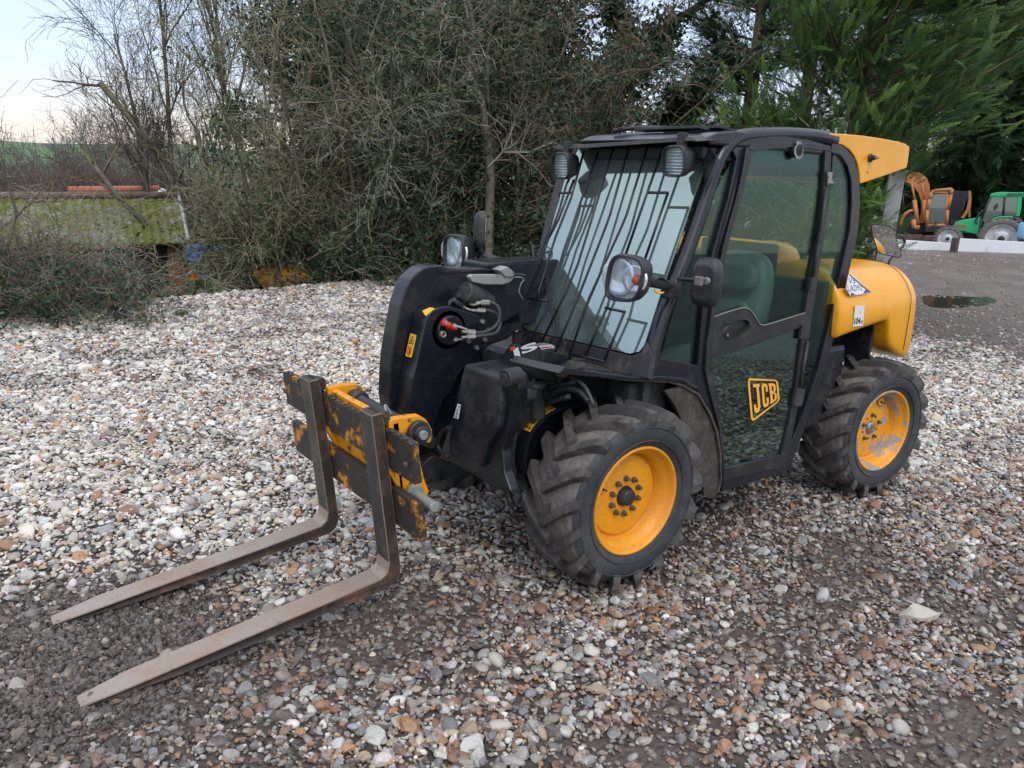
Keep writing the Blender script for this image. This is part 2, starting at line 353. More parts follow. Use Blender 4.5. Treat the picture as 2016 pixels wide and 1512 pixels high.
sepc = N(nt, 'ShaderNodeSeparateColor'); L(vv.outputs['Color'], sepc.inputs[0])
stone = cramp(sepc.outputs[0], [(0, (.16, .12, .10)), (.2, (.30, .27, .25)), (.45, (.42, .39, .35)), (.6, (.34, .20, .12)), (.68, (.50, .47, .43)), (1, (.66, .63, .58))])
dark = N(nt, 'ShaderNodeMapRange'); dark.inputs['From Min'].default_value = .0; dark.inputs['From Max'].default_value = .6; dark.inputs['To Min'].default_value = 1.; dark.inputs['To Max'].default_value = .35
L(vv.outputs['Distance'], dark.inputs[0])
sc_ = N(nt, 'ShaderNodeVectorMath'); sc_.operation = 'SCALE'; L(stone, sc_.inputs[0]); sc_.inputs['Scale'].default_value = .95
n_a = noi(3.); n_b = noi(26., 8)
mudc = mixc(cramp(n_a.outputs[0], [(.35, (0, 0, 0)), (.65, (1, 1, 1))]), (.070, .052, .043), (.185, .15, .138)); mudc = mixc(n_b.outputs[0], mudc, (.105, .082, .07))
grav = mixc(attr('mud').outputs['Fac'], sc_.outputs[0], mudc)
soil = mixc(n_b.outputs[0], (.022, .016, .013), (.085, .066, .056)); soil = mixc(attr('mud').outputs['Fac'], soil, mixc(n_b.outputs[0], (.05, .038, .032), (.16, .125, .108)))
base = mixc(attr('near').outputs['Fac'], grav, soil)
n_c = noi(.02, 4); field = mixc(cramp(n_c.outputs[0], [(.42, (0, 0, 0)), (.5, (1, 1, 1))]), (.06, .085, .05), (.09, .19, .05))
grs = mixc(n_b.outputs[0], (.05, .085, .02), (.10, .15, .045)); grs = mixc(attr('far').outputs['Fac'], grs, field)
base = mixc(attr('grass').outputs['Fac'], base, grs)
L(base, b_.inputs['Base Color']); b_.inputs['Roughness'].default_value = .72
rr = N(nt, 'ShaderNodeMapRange'); rr.inputs['To Min'].default_value = .8; rr.inputs['To Max'].default_value = .42; L(attr('mud').outputs['Fac'], rr.inputs[0]); L(rr.outputs[0], b_.inputs['Roughness'])
bp = N(nt, 'ShaderNodeBump'); bp.inputs['Strength'].default_value = .9; bp.inputs['Distance'].default_value = .02
ba = N(nt, 'ShaderNodeMath'); ba.operation = 'ADD'; L(n_b.outputs[0], ba.inputs[0]); L(dark.outputs[0], ba.inputs[1]); L(ba.outputs[0], bp.inputs['Height']); L(bp.outputs[0], b_.inputs['Normal'])
tri = np.array([[c, c, c, c]])
g = raw('ground', V, F, gm, smooth=True); tag(g, kind='structure')
me = g.data; X, Y = V[:, 0], V[:, 1]; Ed = edge(X, Y); rr_ = np.hypot(X - 2.2, Y - 2.8)
for nm, val in (('mud', mudmask(X, Y) * .9 + .1 * dampmask(X, Y)), ('grass', sst(.3, .9, Ed)), ('far', sst(40, 90, rr_)), ('near', sst(17, 11, rr_))):
    a = me.attributes.new(nm, 'FLOAT', 'POINT'); a.data.foreach_set('value', val.astype(np.float32))

# ------------------------------------------------------------------ gravel: every stone placed, sized and coloured by where it lies
PAL = np.array([[.68, .65, .59], [.60, .57, .51], [.44, .42, .40], [.31, .31, .33], [.22, .215, .22], [.52, .42, .30], [.46, .25, .12], [.29, .155, .095], [.16, .105, .08], [.72, .71, .68], [.38, .34, .29], [.115, .10, .095], [.36, .27, .23]])
Pdry = np.array([.19, .18, .14, .08, .06, .09, .045, .04, .03, .11, .07, .02, .04]); Pdmp = np.array([.07, .07, .09, .09, .09, .10, .10, .12, .10, .06, .09, .08, .09])
Pdry /= Pdry.sum(); Pdmp /= Pdmp.sum()
def scatter(seed, n_seed):
    r_ = np.random.default_rng(seed); out = []
    a0 = math.atan2(-math.cos(.66), -math.sin(.66))
    for (d0, d1, dens, smul, lay) in ((.9, 3.2, 5400, 1., 0), (3.2, 6.5, 3700, 1.08, 0), (6.5, 10, 1900, 1.35, 0), (10, 17, 800, 1.9, 0), (17, 34, 130, 2.2, 0)):
        amin, amax = (-rad(47), rad(44)); area = (amax - amin) * (d1 ** 2 - d0 ** 2) / 2; n = int(area * dens / n_seed)
        rr = np.sqrt(r_.uniform(d0 ** 2, d1 ** 2, n)); aa = a0 - r_.uniform(amin, amax, n) * 1.
        x = 2.2 + rr * np.cos(aa); y = 2.8 + rr * np.sin(aa); out.append(np.stack([x, y, np.full(n, smul)], -1))
    for (d0, d1, dens, smul) in ((1.5, 5., 1500, 1.), (5., 9.5, 900, 1.2)):      # the part of the yard that only the door glass mirrors
        amin, amax = rad(44), rad(82); n = int((amax - amin) * (d1 ** 2 - d0 ** 2) / 2 * dens / n_seed); rr = np.sqrt(r_.uniform(d0 ** 2, d1 ** 2, n)); aa = a0 - r_.uniform(amin, amax, n); out.append(np.stack([2.2 + rr * np.cos(aa), 2.8 + rr * np.sin(aa), np.full(n, smul)], -1))
    P = np.vstack(out); x, y, sm = P.T; e = edge(x, y); m = mudmask(x, y); d = dampmask(x, y)
    keep = (e < .35) & (r_.random(len(x)) > m * .98)
    # nothing inside the standing wheels
    x, y, sm, m, d = x[keep], y[keep], sm[keep], m[keep], d[keep]; n = len(x)
    s = np.clip(np.exp(r_.normal(math.log(.0075), .44, n)), .005, .030) * sm
    big = r_.random(n) < .02; s[big & (sm < 1.2)] *= 1.35
    sx = s * r_.uniform(1.0, 1.55, n); sy = s * r_.uniform(.75, 1.15, n); sz = s * r_.uniform(.45, .8, n)
    z = height(x, y) + sz * (.35 - .55 * m) + r_.random(n) * .008
    rot = np.stack([r_.normal(0, .38, n), r_.normal(0, .38, n), r_.uniform(0, 6.28, n)], -1)
    U_ = r_.random(n); cd = np.cumsum(Pdry); cw = np.cumsum(Pdmp); isd = r_.random(n) < d
    k = np.where(isd, np.searchsorted(cw, U_), np.searchsorted(cd, U_)).clip(0, len(PAL) - 1)
    c = PAL[k] * r_.uniform(.8, 1.15, (n, 1)) * r_.uniform(.96, 1.04, (n, 3)); c *= np.where(isd, .72, 1.0)[:, None]
    mt = np.clip(m * 1.1, 0, .85)[:, None] * r_.uniform(.5, 1, (n, 1)); c = c * (1 - mt) + np.array([.115, .092, .08]) * mt
    return np.stack([x, y, z], -1), rot, np.stack([sx, sy, sz], -1), c
pm = bpy.data.materials.new('flint_pebbles'); pm.use_nodes = True; nt = pm.node_tree; nt.nodes.clear(); L = nt.links.new
o_ = N(nt, 'ShaderNodeOutputMaterial'); b_ = N(nt, 'ShaderNodeBsdfPrincipled'); L(b_.outputs[0], o_.inputs[0]); geo = N(nt, 'ShaderNodeNewGeometry')
ca = attr('col', 'INSTANCER'); n1 = noi(70., 5, .7); n2 = noi(240., 3, .6)
f1 = cramp(n1.outputs[0], [(.52, (0, 0, 0)), (.62, (1, 1, 1))])
lt = N(nt, 'ShaderNodeVectorMath'); lt.operation = 'MULTIPLY_ADD'; L(ca.outputs['Color'], lt.inputs[0]); lt.inputs[1].default_value = (.75, .74, .73); lt.inputs[2].default_value = (.11, .105, .10)
c1 = mixc(f1, ca.outputs['Color'], lt.outputs[0])
mm = N(nt, 'ShaderNodeMapRange'); mm.inputs['From Min'].default_value = .3; mm.inputs['From Max'].default_value = .7; mm.inputs['To Min'].default_value = .78; mm.inputs['To Max'].default_value = 1.16; L(n2.outputs[0], mm.inputs[0])
vs = N(nt, 'ShaderNodeVectorMath'); vs.operation = 'SCALE'; L(c1, vs.inputs[0]); L(mm.outputs[0], vs.inputs['Scale']); L(vs.outputs[0], b_.inputs['Base Color']); b_.inputs['Roughness'].default_value = .5
def gn_scatter(name, P, rot, scl, colr, m, seed, rough, label, cat, sub=2):
    me = bpy.data.meshes.new(name); me.vertices.add(len(P)); me.vertices.foreach_set('co', P.astype(np.float32).ravel())
    for nm, arr in (('irot', rot), ('iscl', scl), ('icol', colr)):
        a = me.attributes.new(nm, 'FLOAT_VECTOR', 'POINT'); a.data.foreach_set('vector', arr.astype(np.float32).ravel())
    o = bpy.data.objects.new(name, me); COL.objects.link(o); me.materials.append(m)
    ng = bpy.data.node_groups.new(name, 'GeometryNodeTree'); ng.interface.new_socket('Geometry', in_out='INPUT', socket_type='NodeSocketGeometry'); ng.interface.new_socket('Geometry', in_out='OUTPUT', socket_type='NodeSocketGeometry')
    n = ng.nodes.new; l = ng.links.new; gi = n('NodeGroupInput'); go = n('NodeGroupOutput')
    ico = n('GeometryNodeMeshIcoSphere'); ico.inputs['Radius'].default_value = 1; ico.inputs['Subdivisions'].default_value = sub
    sp = n('GeometryNodeSetPosition'); ps = n('GeometryNodeInputPosition'); tx = n('ShaderNodeTexNoise'); tx.noise_dimensions = '4D'; tx.inputs['W'].default_value = seed * 3.7; tx.inputs['Scale'].default_value = .9; tx.inputs['Detail'].default_value = 2
    sb = n('ShaderNodeVectorMath'); sb.operation = 'SUBTRACT'; sb.inputs[1].default_value = (.5, .5, .5); sk = n('ShaderNodeVectorMath'); sk.operation = 'SCALE'; sk.inputs['Scale'].default_value = rough
    l(ps.outputs[0], tx.inputs['Vector']); l(tx.outputs['Color'], sb.inputs[0]); l(sb.outputs[0], sk.inputs[0]); l(ico.outputs[0], sp.inputs['Geometry']); l(sk.outputs[0], sp.inputs['Offset'])
    sm = n('GeometryNodeSetMaterial'); sm.inputs['Material'].default_value = m; l(sp.outputs[0], sm.inputs[0])
    ss = n('GeometryNodeSetShadeSmooth'); l(sm.outputs[0], ss.inputs[0]); ss.inputs['Shade Smooth'].default_value = rough < 1.1
    ip = n('GeometryNodeInstanceOnPoints'); l(gi.outputs[0], ip.inputs['Points']); l(ss.outputs[0], ip.inputs['Instance'])
    def at(nm): a = n('GeometryNodeInputNamedAttribute'); a.data_type = 'FLOAT_VECTOR'; a.inputs['Name'].default_value = nm; return a.outputs[0]
    l(at('irot'), ip.inputs['Rotation']); l(at('iscl'), ip.inputs['Scale'])
    st = n('GeometryNodeStoreNamedAttribute'); st.data_type = 'FLOAT_VECTOR'; st.domain = 'INSTANCE'; st.inputs['Name'].default_value = 'col'
    l(ip.outputs[0], st.inputs['Geometry']); l(at('icol'), st.inputs['Value']); l(st.outputs[0], go.inputs[0])
    md = o.modifiers.new('scatter', 'NODES'); md.node_group = ng; tag(o, label, cat, kind='stuff'); return o
GL = ['mixed flint gravel of pale and brown stones covering the yard', 'rounder flint gravel stones scattered among the yard gravel', 'angular flint gravel stones scattered among the yard gravel', 'flat flint gravel stones scattered among the yard gravel']
for k in range(4):
    P, ro_, sc2, c_ = scatter(100 + k, 4)
    gn_scatter('gravel', P, ro_, sc2, c_, pm, k + 1, (1.05, 1.5, 1.85, .85)[k], GL[k], 'gravel')
# dark wet clods pushed up round the fork tips
r_ = np.random.default_rng(5); n = 17000
x = r_.normal(1.98, .42, n); y = r_.normal(.08, .48, n); k = (r_.random(n) < mudmask(x, y) ** 1.2) & (x < 2.6); x, y = x[k], y[k]; n = len(x)
s = np.exp(r_.normal(math.log(.0068), .5, n)).clip(.003, .016); scl = np.stack([s * r_.uniform(.8, 1.5, n), s * r_.uniform(.8, 1.2, n), s * r_.uniform(.6, .9, n)], -1)
colr = np.array([.062, .052, .047]) * r_.uniform(.6, 2.0, (n, 1))
gn_scatter('mud_clods', np.stack([x, y, height(x, y) + s * .45], -1), r_.uniform(0, 6.28, (n, 3)), scl, colr, pm, 9, 1.9, 'dark wet mud clods heaped around the fork tips', 'mud')
wm = mat('puddle_water', (.05, .042, .036), .13, fine=.05, spec=.4)
def pud(b):
    C_ = [(1815, 583), (1850, 575), (1905, 574), (1945, 583), (1962, 594), (1925, 602), (1870, 606), (1828, 601)]
    P = catmull([PZ(u, v, -.052) for u, v in C_] + [PZ(*C_[0], -.052)], 5)[:-1]; b.prism([p + Vector((0, 0, .0)) for p in P], [p - Vector((0, 0, .03)) for p in P])
tag(one('puddle', pud, wm, None), kind='structure')
# ------------------------------------------------------------------ the telehandler (x forward, y to its left, metres)
T = thing('telehandler', 'small yellow and black telehandler with barred windscreen, standing on gravel with its forks lowered', 'telehandler', (-1.0, 0.05, -.03))
YR, YL = -.12, .69
# ---- wheels
def make_wheel(cx, steer, front, side, cy):
    """side = +1: outer face towards +y"""
    M = Matrix.Translation((cx, cy, .365)) @ Matrix.Rotation(steer, 4, 'Z') @ (Matrix.Identity(4) if side > 0 else Matrix.Rotation(math.pi, 4, 'Z'))
    Wd, R0 = .148, .362
    root = None
    # tyre carcass: (radius, y)
    b = MB()
    prof = [(.222, .118), (.238, .128), (.27, .142), (.30, .145), (.325, .140), (.344, .124), (.356, .098), (R0, .055), (R0 + .001, 0), (R0, -.055), (.356, -.098), (.344, -.124), (.325, -.140), (.30, -.147), (.27, -.143), (.238, -.128), (.222, -.118), (.219, -.09), (.219, .09)]
    b.lathe((0, 0, 0), (0, 1, 0), prof, 72, closed=True)
    for r in (.262, .318):
        b.lathe((0, 0, 0), (0, 1, 0), [(r - .003, .1405 if r < .3 else .1445), (r, .1468 if r < .3 else .1485), (r + .003, .1415 if r < .3 else .1447)], 72)
    tyre = b.build('tyre', [RUB, RUBT])
    for p in tyre.data.polygons:
        c = p.center
        if math.hypot(c.x, c.z) > .338: p.material_index = 1
    # lugs
    b = MB(); nl = 17
    rr = random.Random(3)
    for sd in (1, -1):
        for k in range(nl):
            a0 = 2 * math.pi * (k + (.5 if sd < 0 else 0)) / nl + rr.uniform(-.008, .008)
            st = []
            for s, y, rt, w, rb in ((0, -.014, .397, .034, .355), (.30, .036, .398, .040, .355), (.62, .088, .396, .042, .350), (.88, .130, .391, .044, .338), (1.0, .150, .378, .044, .325), (1.05, .1535, .345, .040, .312)):
                a = a0 + s * .34 - .16 + (.0 if s < .9 else .0); yy = y * sd
                ring = []
                for (r, off) in ((rb, -w * .62), (rt, -w * .5), (rt, w * .5), (rb, w * .62)):
                    a_ = a + off / r * (1 if s < .9 else .9)
                    ys = yy + (0 if r == rt or s > .9 else -sd * .004)
                    ring.append(b.bm.verts.new((r * math.cos(a_), ys if s < 1 else (yy if r == rt else sd * .142), r * math.sin(a_))))
                st.append(ring)
            fs = []
            for A, B in zip(st[:-1], st[1:]):
                for i in range(3): fs.append(b.bm.faces.new((A[i], A[i + 1], B[i + 1], B[i])))
            fs.append(b.bm.faces.new(st[0][::-1])); fs.append(b.bm.faces.new(st[-1])); bmesh.ops.recalc_face_normals(b.bm, faces=fs)
            ed = {e for f in fs for e in f.edges}; bmesh.ops.bevel(b.bm, geom=list(ed), offset=.002, segments=2, affect='EDGES', clamp_overlap=True)
    lug = b.build('tread_lugs', RUBL)
    # rim
    b = MB(); yo = .125; dp = yo - (.075 if front else .085)
    b.lathe((0, 0, 0), (0, 1, 0), [(.228, yo - .02), (.236, yo - .004), (.233, yo + .006), (.226, yo + .008), (.220, yo), (.214, yo - .016), (.206, yo - .03), (.198, yo - .034), (.194, yo - .05), (.186, yo - .058), (.190, yo - .085), (.176, yo - .087), (.173, dp + .002), (.166, dp + .004), (.06, dp + .006), (.0, dp + .006)], 64)
    b.lathe((0, 0, 0), (0, 1, 0), [(.228, -.10), (.236, -.12), (.226, -.13), (.20, -.09), (.17, -.02), (.17, dp - .01)], 48)
    rim = b.build('rim', YELR if front else YELM)
    b = MB()
    if front:
        b.lathe((0, dp, 0), (0, 1, 0), [(.046, 0), (.043, .014), (.038, .020), (.036, .034), (.031, .040), (.0, .042)], 28)
    else:
        b.lathe((0, dp, 0), (0, 1, 0), [(.040, 0), (.038, .012), (.032, .020), (.014, .023), (.0, .023)], 28)
    hub = b.build('hub', BLKD if front else STL)
    nuts = []
    n = 10 if front else 5
    for k in range(n):
        a = 2 * math.pi * k / n + .3; r = .078 if front else .072; c = Vector((r * math.cos(a), dp, r * math.sin(a)))
        q = MB(); q.lathe(c, (0, 1, 0), [(.0, .0), (.0135, .005), (.0135, .008), (.0115, .009), (.0115, .020), (.007, .021), (.007, .030), (0, .031)] if front else [(.0, .0), (.012, .005), (.012, .010), (.009, .011), (.008, .026), (0, .027)], 6, smooth=False)
        nuts.append(q.build('wheel_nut', RUST))
    ex = []
    if not front:
        for k in range(5):
            q = MB(); a = 2 * math.pi * (k + .5) / 5 + .3; q.lathe((.066 * math.cos(a), dp + .0065, .066 * math.sin(a)), (0, 1, 0), [(.0, .001), (.0065, .001), (.0065, -.001)], 10); ex.append(q.build('bolt_hole', INK))
    q = MB(); av = .42 if front else 1.9
    c = Vector((.155 * math.cos(av), dp + .005, .155 * math.sin(av)))
    q.lathe(c, (0, 1, 0), [(.0, .0), (.022, .001), (.026, .010), (.020, .012), (.0, .004)], 16)
    q2 = MB(); q2.tube([c + Vector((0, .005, 0)), c + Vector((-.012, .03, -.008))], .0035, 6)
    ex.append(q.build('valve_recess', YELR)); ex.append(q2.build('valve_stem', INK))
    w = bpy.data.objects.new('wheel', bpy.data.meshes.new('wheel')); bpy.data.objects.remove(w)
    tw = T.location
    rim.name = 'wheel'; rim.data.name = 'wheel'
    rim.matrix_world = Matrix.Translation(-tw) @ M; rim.parent = T
    for o in [tyre, lug, hub] + nuts + ex: o.parent = rim
    return rim
w1 = make_wheel(-.068, -.016, True, 1, .645)
w2 = make_wheel(-2.036, -.107, False, 1, .65)
def mirror_wheel(w, cx, steer, cy):                            # same meshes, turned round for the far side
    M = Matrix.Translation((cx, cy, .365)) @ Matrix.Rotation(steer, 4, 'Z') @ Matrix.Rotation(math.pi, 4, 'Z')
    r = w.copy(); COL.objects.link(r); r.parent = T; r.matrix_basis = Matrix.Translation(-T.location) @ M
    for ch in w.children:
        c = ch.copy(); COL.objects.link(c); c.parent = r
mirror_wheel(w1, -.068, -.016, -.62); mirror_wheel(w2, -2.036, -.107, -.62)

# ---- chassis, axles, engine side
b = MB()
b.box((-.95, .02, .50), (2.5, .50, .34), .02)                  # frame rails
b.box((-.068, .02, .37), (.15, 1.0, .14), .03)                 # front axle
b.cyl((-.068, .30, .365), (-.068, .53, .365), .13, 20); b.cyl((-.068, -.30, .365), (-.068, -.50, .365), .13, 20)
b.box((-2.036, .02, .37), (.15, 1.0, .14), .03)
b.cyl((-2.036, .30, .365), (-2.036, .53, .365), .11, 20)
b.box((-1.55, .42, .62), (.55, .36, .45), .03)                 # tank behind the cab
b.box((-1.9, .10, .95), (.9, .7, .35), .03)
b.box((-.9, -.42, .60), (1.5, .42, .40), .04)
b.build('chassis', BLKD, T)
# ---- front bulkhead casting in front of the axle
b = MB()
A = [PX(u, v, .46) for u, v in ((913, 717), (930, 722), (984, 742), (987, 791), (981, 839), (958, 878), (944, 922), (915, 912), (885, 900), (882, 870), (888, 834), (900, 770))]
b.prism(A, [p + Vector((-.20, -.03, 0)) for p in A], .018, 3)
b.build('front_housing', BLKD, T)
b = MB()                                                       # curved steel lug low at the front
b.tube([PX(u, v, .50) for u, v in ((885, 842), (872, 848), (864, 862), (862, 880), (872, 894), (884, 902))], .010, 8, smooth=3)
b.build('tie_down_loop', BLKD, T)
# ---- tilt link / side lever and its pivots
b = MB()
L1 = [(986, 752), (990, 735), (1005, 728), (1020, 738), (1020, 765), (1008, 800), (998, 850), (988, 885), (992, 930), (1005, 968), (975, 960), (950, 938), (946, 905), (962, 872), (980, 842), (988, 800)]
A = [PX(u, v, .43) for u, v in L1]; b.prism(A, [p + Vector((-.05, 0, 0)) for p in A], .008)
b.build('side_plate', BLK, T)
b = MB(); c = PX(1006, 742, .44); b.cyl(c + Vector((-.04, 0, 0)), c + Vector((.035, 0.006, 0)), .036, 20); b.mi = 1; b.cyl(c + Vector((.02, 0, 0)), c + Vector((.04, .006, 0)), .018, 16); b.build('pivot_pin', [BLKD, INK], T)
b = MB()                                                       # wide casting between plate and fender ring
A = [PX(u, v, .36) for u, v in ((1020, 752), (1040, 768), (1040, 786), (1016, 812), (1002, 850), (996, 905), (1002, 965), (990, 960), (985, 900), (1000, 830), (1010, 790))]
b.prism(A, [p + Vector((-.05, 0, 0)) for p in A], .012, 3); b.build('axle_casting', BLKD, T)
b = MB()                                                       # filler neck with its black cap
c = PX(1052, 752, .28); ax = Vector((.25, .12, 1)).normalized()
b.cyl(c - ax * .16, c - ax * .012, .036, 20); b.mi = 1
b.lathe(c - ax * .02, ax, [(.0, 0), (.046, 0), (.049, .006), (.049, .020), (.044, .027), (.0, .029)], 28)
sx = ax.orthogonal().normalized(); b.prism([c + ax * .008 + sx * .04 + ax.cross(sx) * .007, c + ax * .008 + sx * .04 - ax.cross(sx) * .007, c + ax * .008 - sx * .04 - ax.cross(sx) * .007, c + ax * .008 - sx * .04 + ax.cross(sx) * .007], [c + ax * .021 + sx * .036 + ax.cross(sx) * .005, c + ax * .021 + sx * .036 - ax.cross(sx) * .005, c + ax * .021 - sx * .036 - ax.cross(sx) * .005, c + ax * .021 - sx * .036 + ax.cross(sx) * .005])
b.build('filler_cap', [BLKD, PLA], T)
b = MB()                                                       # curved ring guard round the front hub
gi = catmull([PY(u, v, .485) for u, v in ((1150, 797), (1118, 799), (1085, 811), (1052, 840), (1036, 876), (1031, 915), (1034, 945), (1046, 968))], 3)
hubc = Vector((-.07, 0, .40)); inw = lambda p, k: p - Vector((p.x - hubc.x, 0, p.z - hubc.z)).normalized() * k
pl = gi + [inw(p, .016) for p in gi[::-1]]
b.prism(pl, [p - Vector((0, .07, 0)) for p in pl], .0)
side = [inw(p, .014) - Vector((0, .055, 0)) for p in gi] + [Vector((-.15, .43, .40))]
b.prism(side, [p - Vector((0, .01, 0)) for p in side])
ring = b.build('hub_guard', BLK, T)
b = MB(); n_g = len(gi); sel = gi[5:11]
out = lambda p, k: inw(p, -k)
for i, (a_, c_) in enumerate(zip(sel[:-1], sel[1:])):
    f = lambda p, y, k: out(p, k) - Vector((0, y, 0))
    q = [f(a_, .006, .0022), f(c_, .006, .0022), f(c_, .062, .0022), f(a_, .062, .0022)]; b.mi = 0; b.prism(q, [f(a_, .006, .0002), f(c_, .006, .0002), f(c_, .062, .0002), f(a_, .062, .0002)])
    b.mi = 1; m1, m2 = a_.lerp(c_, .2), a_.lerp(c_, .75)
    for (ya, yb) in ((.013, .022), (.029, .036), (.045, .054)):
        q = [f(m1, ya, .0034), f(m2, ya + .003 * (i % 2), .0034), f(m2, yb, .0034), f(m1, yb - .003 * (i % 2), .0034)]; b.prism(q, [f(m1, ya, .002), f(m2, ya, .002), f(m2, yb, .002), f(m1, yb, .002)])
b.build('warning_label', [LABY, INK], ring)
b = MB(); c = PX(1003, 960, .22)
b.tube([PX(u, v, .30) for u, v in ((1010, 935), (1000, 952), (1003, 985), (1018, 1005))], .014, 8, smooth=3); b.build('axle_stop', BLKD, T)
# fillers in the dark under the boom and scuttle
b = MB(); b.box((.12, .12, .68), (.34, .42, .24), .03); b.box((.05, .20, .79), (.18, .30, .10), .02); b.build('hydraulic_tank', BLKD, T)
b = MB()
for k, (pts, r) in enumerate([(((1085, 775), (1110, 765), (1140, 770), (1160, 790)), .012), (((1040, 770), (1090, 760), (1130, 752)), .009), (((1120, 740), (1150, 760), (1170, 800)), .008), (((1060, 800), (1090, 790), (1120, 780)), .010)]):
    b.tube([PX(u, v, .20) for u, v in pts], r, 8, smooth=4)
b.build('hydraulic_hose', HOSE, T)

# ---- boom
b = MB()
zt = 1.25
A = [Vector((.14, y, z)) for y, z in ((-.25, zt - .30), (-.25, zt), (-.06, zt), (-.06, zt - .30))]
b.prism(A, [Vector((-2.2, p.y, p.z + .05)) for p in A], .014, 3)
b.py([(921, 700), (926, 655), (965, 648), (1020, 600), (1030, 640), (1000, 668), (965, 680), (945, 700)], -.06, -.25, .01)
boom = b.build('boom', BLK, T)
b = MB()
outer = [(744, 775), (746, 720), (749, 690), (754, 658), (765.6, 595), (777.5, 559), (786, 544), (799, 531), (811, 523), (823, 519), (847, 518), (857, 522), (885, 524), (925, 524), (1010, 535), (1010, 600), (950, 640), (915, 715), (885, 760), (862, 830), (840, 900), (800, 900), (752, 820)]
NY = -.03
A = [PY(u, v, -.13) for u, v in outer]
b.prism(A, [Vector((p.x, NY, p.z)) for p in A], .006)
nose = b.build('boom_nose', BLK, T)
# plate flange on the nose's upper edge
b = MB(); A = [PY(u, v, NY + .006) for u, v in ((863, 527), (880, 532), (958, 529), (962, 534), (875, 539), (862, 534))]; b.prism(A, [Vector((p.x, NY - .08, p.z)) for p in A], .002); b.build('nose_flange', BLK, T)
# box housing of the quick-coupler cylinder: rounded head at the top
CY0, CY1 = NY + .002, .075
side_o = [(801, 817), (806, 785), (812, 745), (819, 720), (826, 686), (834, 652), (837, 635), (842, 622), (850, 612), (862, 606), (883, 602.5), (915, 611), (946, 622), (960, 632), (968, 648), (960, 672), (944, 688), (938, 694), (926, 712), (914, 722), (900, 745), (886, 775), (873, 787), (862, 820), (857, 835), (853, 880), (820, 900), (806, 860)]
b = MB(); A = [PY(u, v, CY1) for u, v in side_o]
b.prism(A, [Vector((p.x, CY0, p.z)) for p in A], .007, 3)
hous = b.build('tilt_housing', BLK, T)
b = MB(); c0 = PY(851, 640, .02); 
b.cyl(Vector((c0.x - .045, NY - .02, c0.z - .02)), Vector((c0.x - .045, CY1 + .004, c0.z - .02)), .062, 32, .08); b.build('housing_drum', BLK, hous)
b = MB(); c = PY(884, 650, CY1)
b.lathe(c, (0, 1, 0), [(0, .016), (.058, .016), (.064, .012), (.066, 0), (.082, 0), (.084, -.002)], 36, smooth=False)
b.build('round_cover', BLK, hous)
for u, v in ((948, 633), (953, 668), (937, 684), (921, 671), (960, 650)):
    b = MB(); c = PY(u, v, CY1); b.lathe(c, (0, 1, 0), [(0, .014), (.009, .014), (.011, .010), (.011, 0)], 6, smooth=False); b.build('hex_bolt', STL, hous)
b = MB(); c = PY(871, 658, CY1 + .016)
b.lathe(c, (0, 1, 0), [(.004, .006), (.007, .012), (.012, .014), (.015, .010), (.015, 0)], 20); b.mi = 1; b.cyl(c, c + Vector((0, .008, 0)), .005, 10); b.build('coupling_socket', [STL, INK], hous)
b = MB(); c = PY(873, 636, CY1 + .016); d = Vector((.10, 1, .10)).normalized()
b.cyl(c, c + d * .018, .0155, 18); b.mi = 1; b.cyl(c + d * .018, c + d * .034, .010, 14); b.mi = 0
q = PY(885, 644, CY1 + .05); b.tube([c + d * .04, (c + d * .05 + q) / 2, q, PY(899, 648, CY1 + .045)], [.012, .013, .012, .006], 14, smooth=3)
b.build('coupling_cap', [RED, STL], hous)
# hoses
def hose(name, pts, r=.0085, fit=True):
    b = MB(); P = [PY(u, v, y) for u, v, y in pts]; b.mi = 0; b.tube(P, r, 10, smooth=6)
    b.mi = 1
    for i, j in ((0, 1), (-1, -2)):
        d = (P[j] - P[i]).normalized(); b.cyl(P[i] - d * .016, P[i] + d * .022, r * 1.45, 6, .1); b.cyl(P[i] - d * .040, P[i] - d * .014, r * .8, 8, .1)
    return b.build(name, [HOSE, STL], hous)
hose('hydraulic_hose', [(926, 654, .13), (950, 655, .14), (972, 645, .14), (983, 628, .14), (981, 606, .13), (968, 596, .11), (955, 596, .09)])
hose('hydraulic_hose', [(926, 663, .14), (950, 661, .15), (975, 656, .15), (984, 640, .14), (980, 622, .11), (965, 612, .09), (946, 611, .07)])
b = MB()
for pts in ([(895, 642, .10), (905, 644, .11), (916, 648, .12), (924, 651, .125)], [(897, 669, .09), (908, 668, .11), (918, 665, .125)], [(921, 593, .03), (926, 599, .05), (935, 600, .07), (948, 596, .085)], [(912, 604, .03), (920, 608, .05), (932, 612, .06), (942, 611, .07)]):
    b = MB(); P = [PY(*q) for q in pts]; b.tube(P, .0055, 8, smooth=4); b.cyl(P[0] - Vector((0, .03, 0)), P[0] + Vector((0, .004, 0)), .011, 6); 
    d = (P[1] - P[0]).normalized(); b.cyl(P[0] - d * .01, P[0] + d * .008, .010, 6); b.build('hose_fitting', STL, hous)
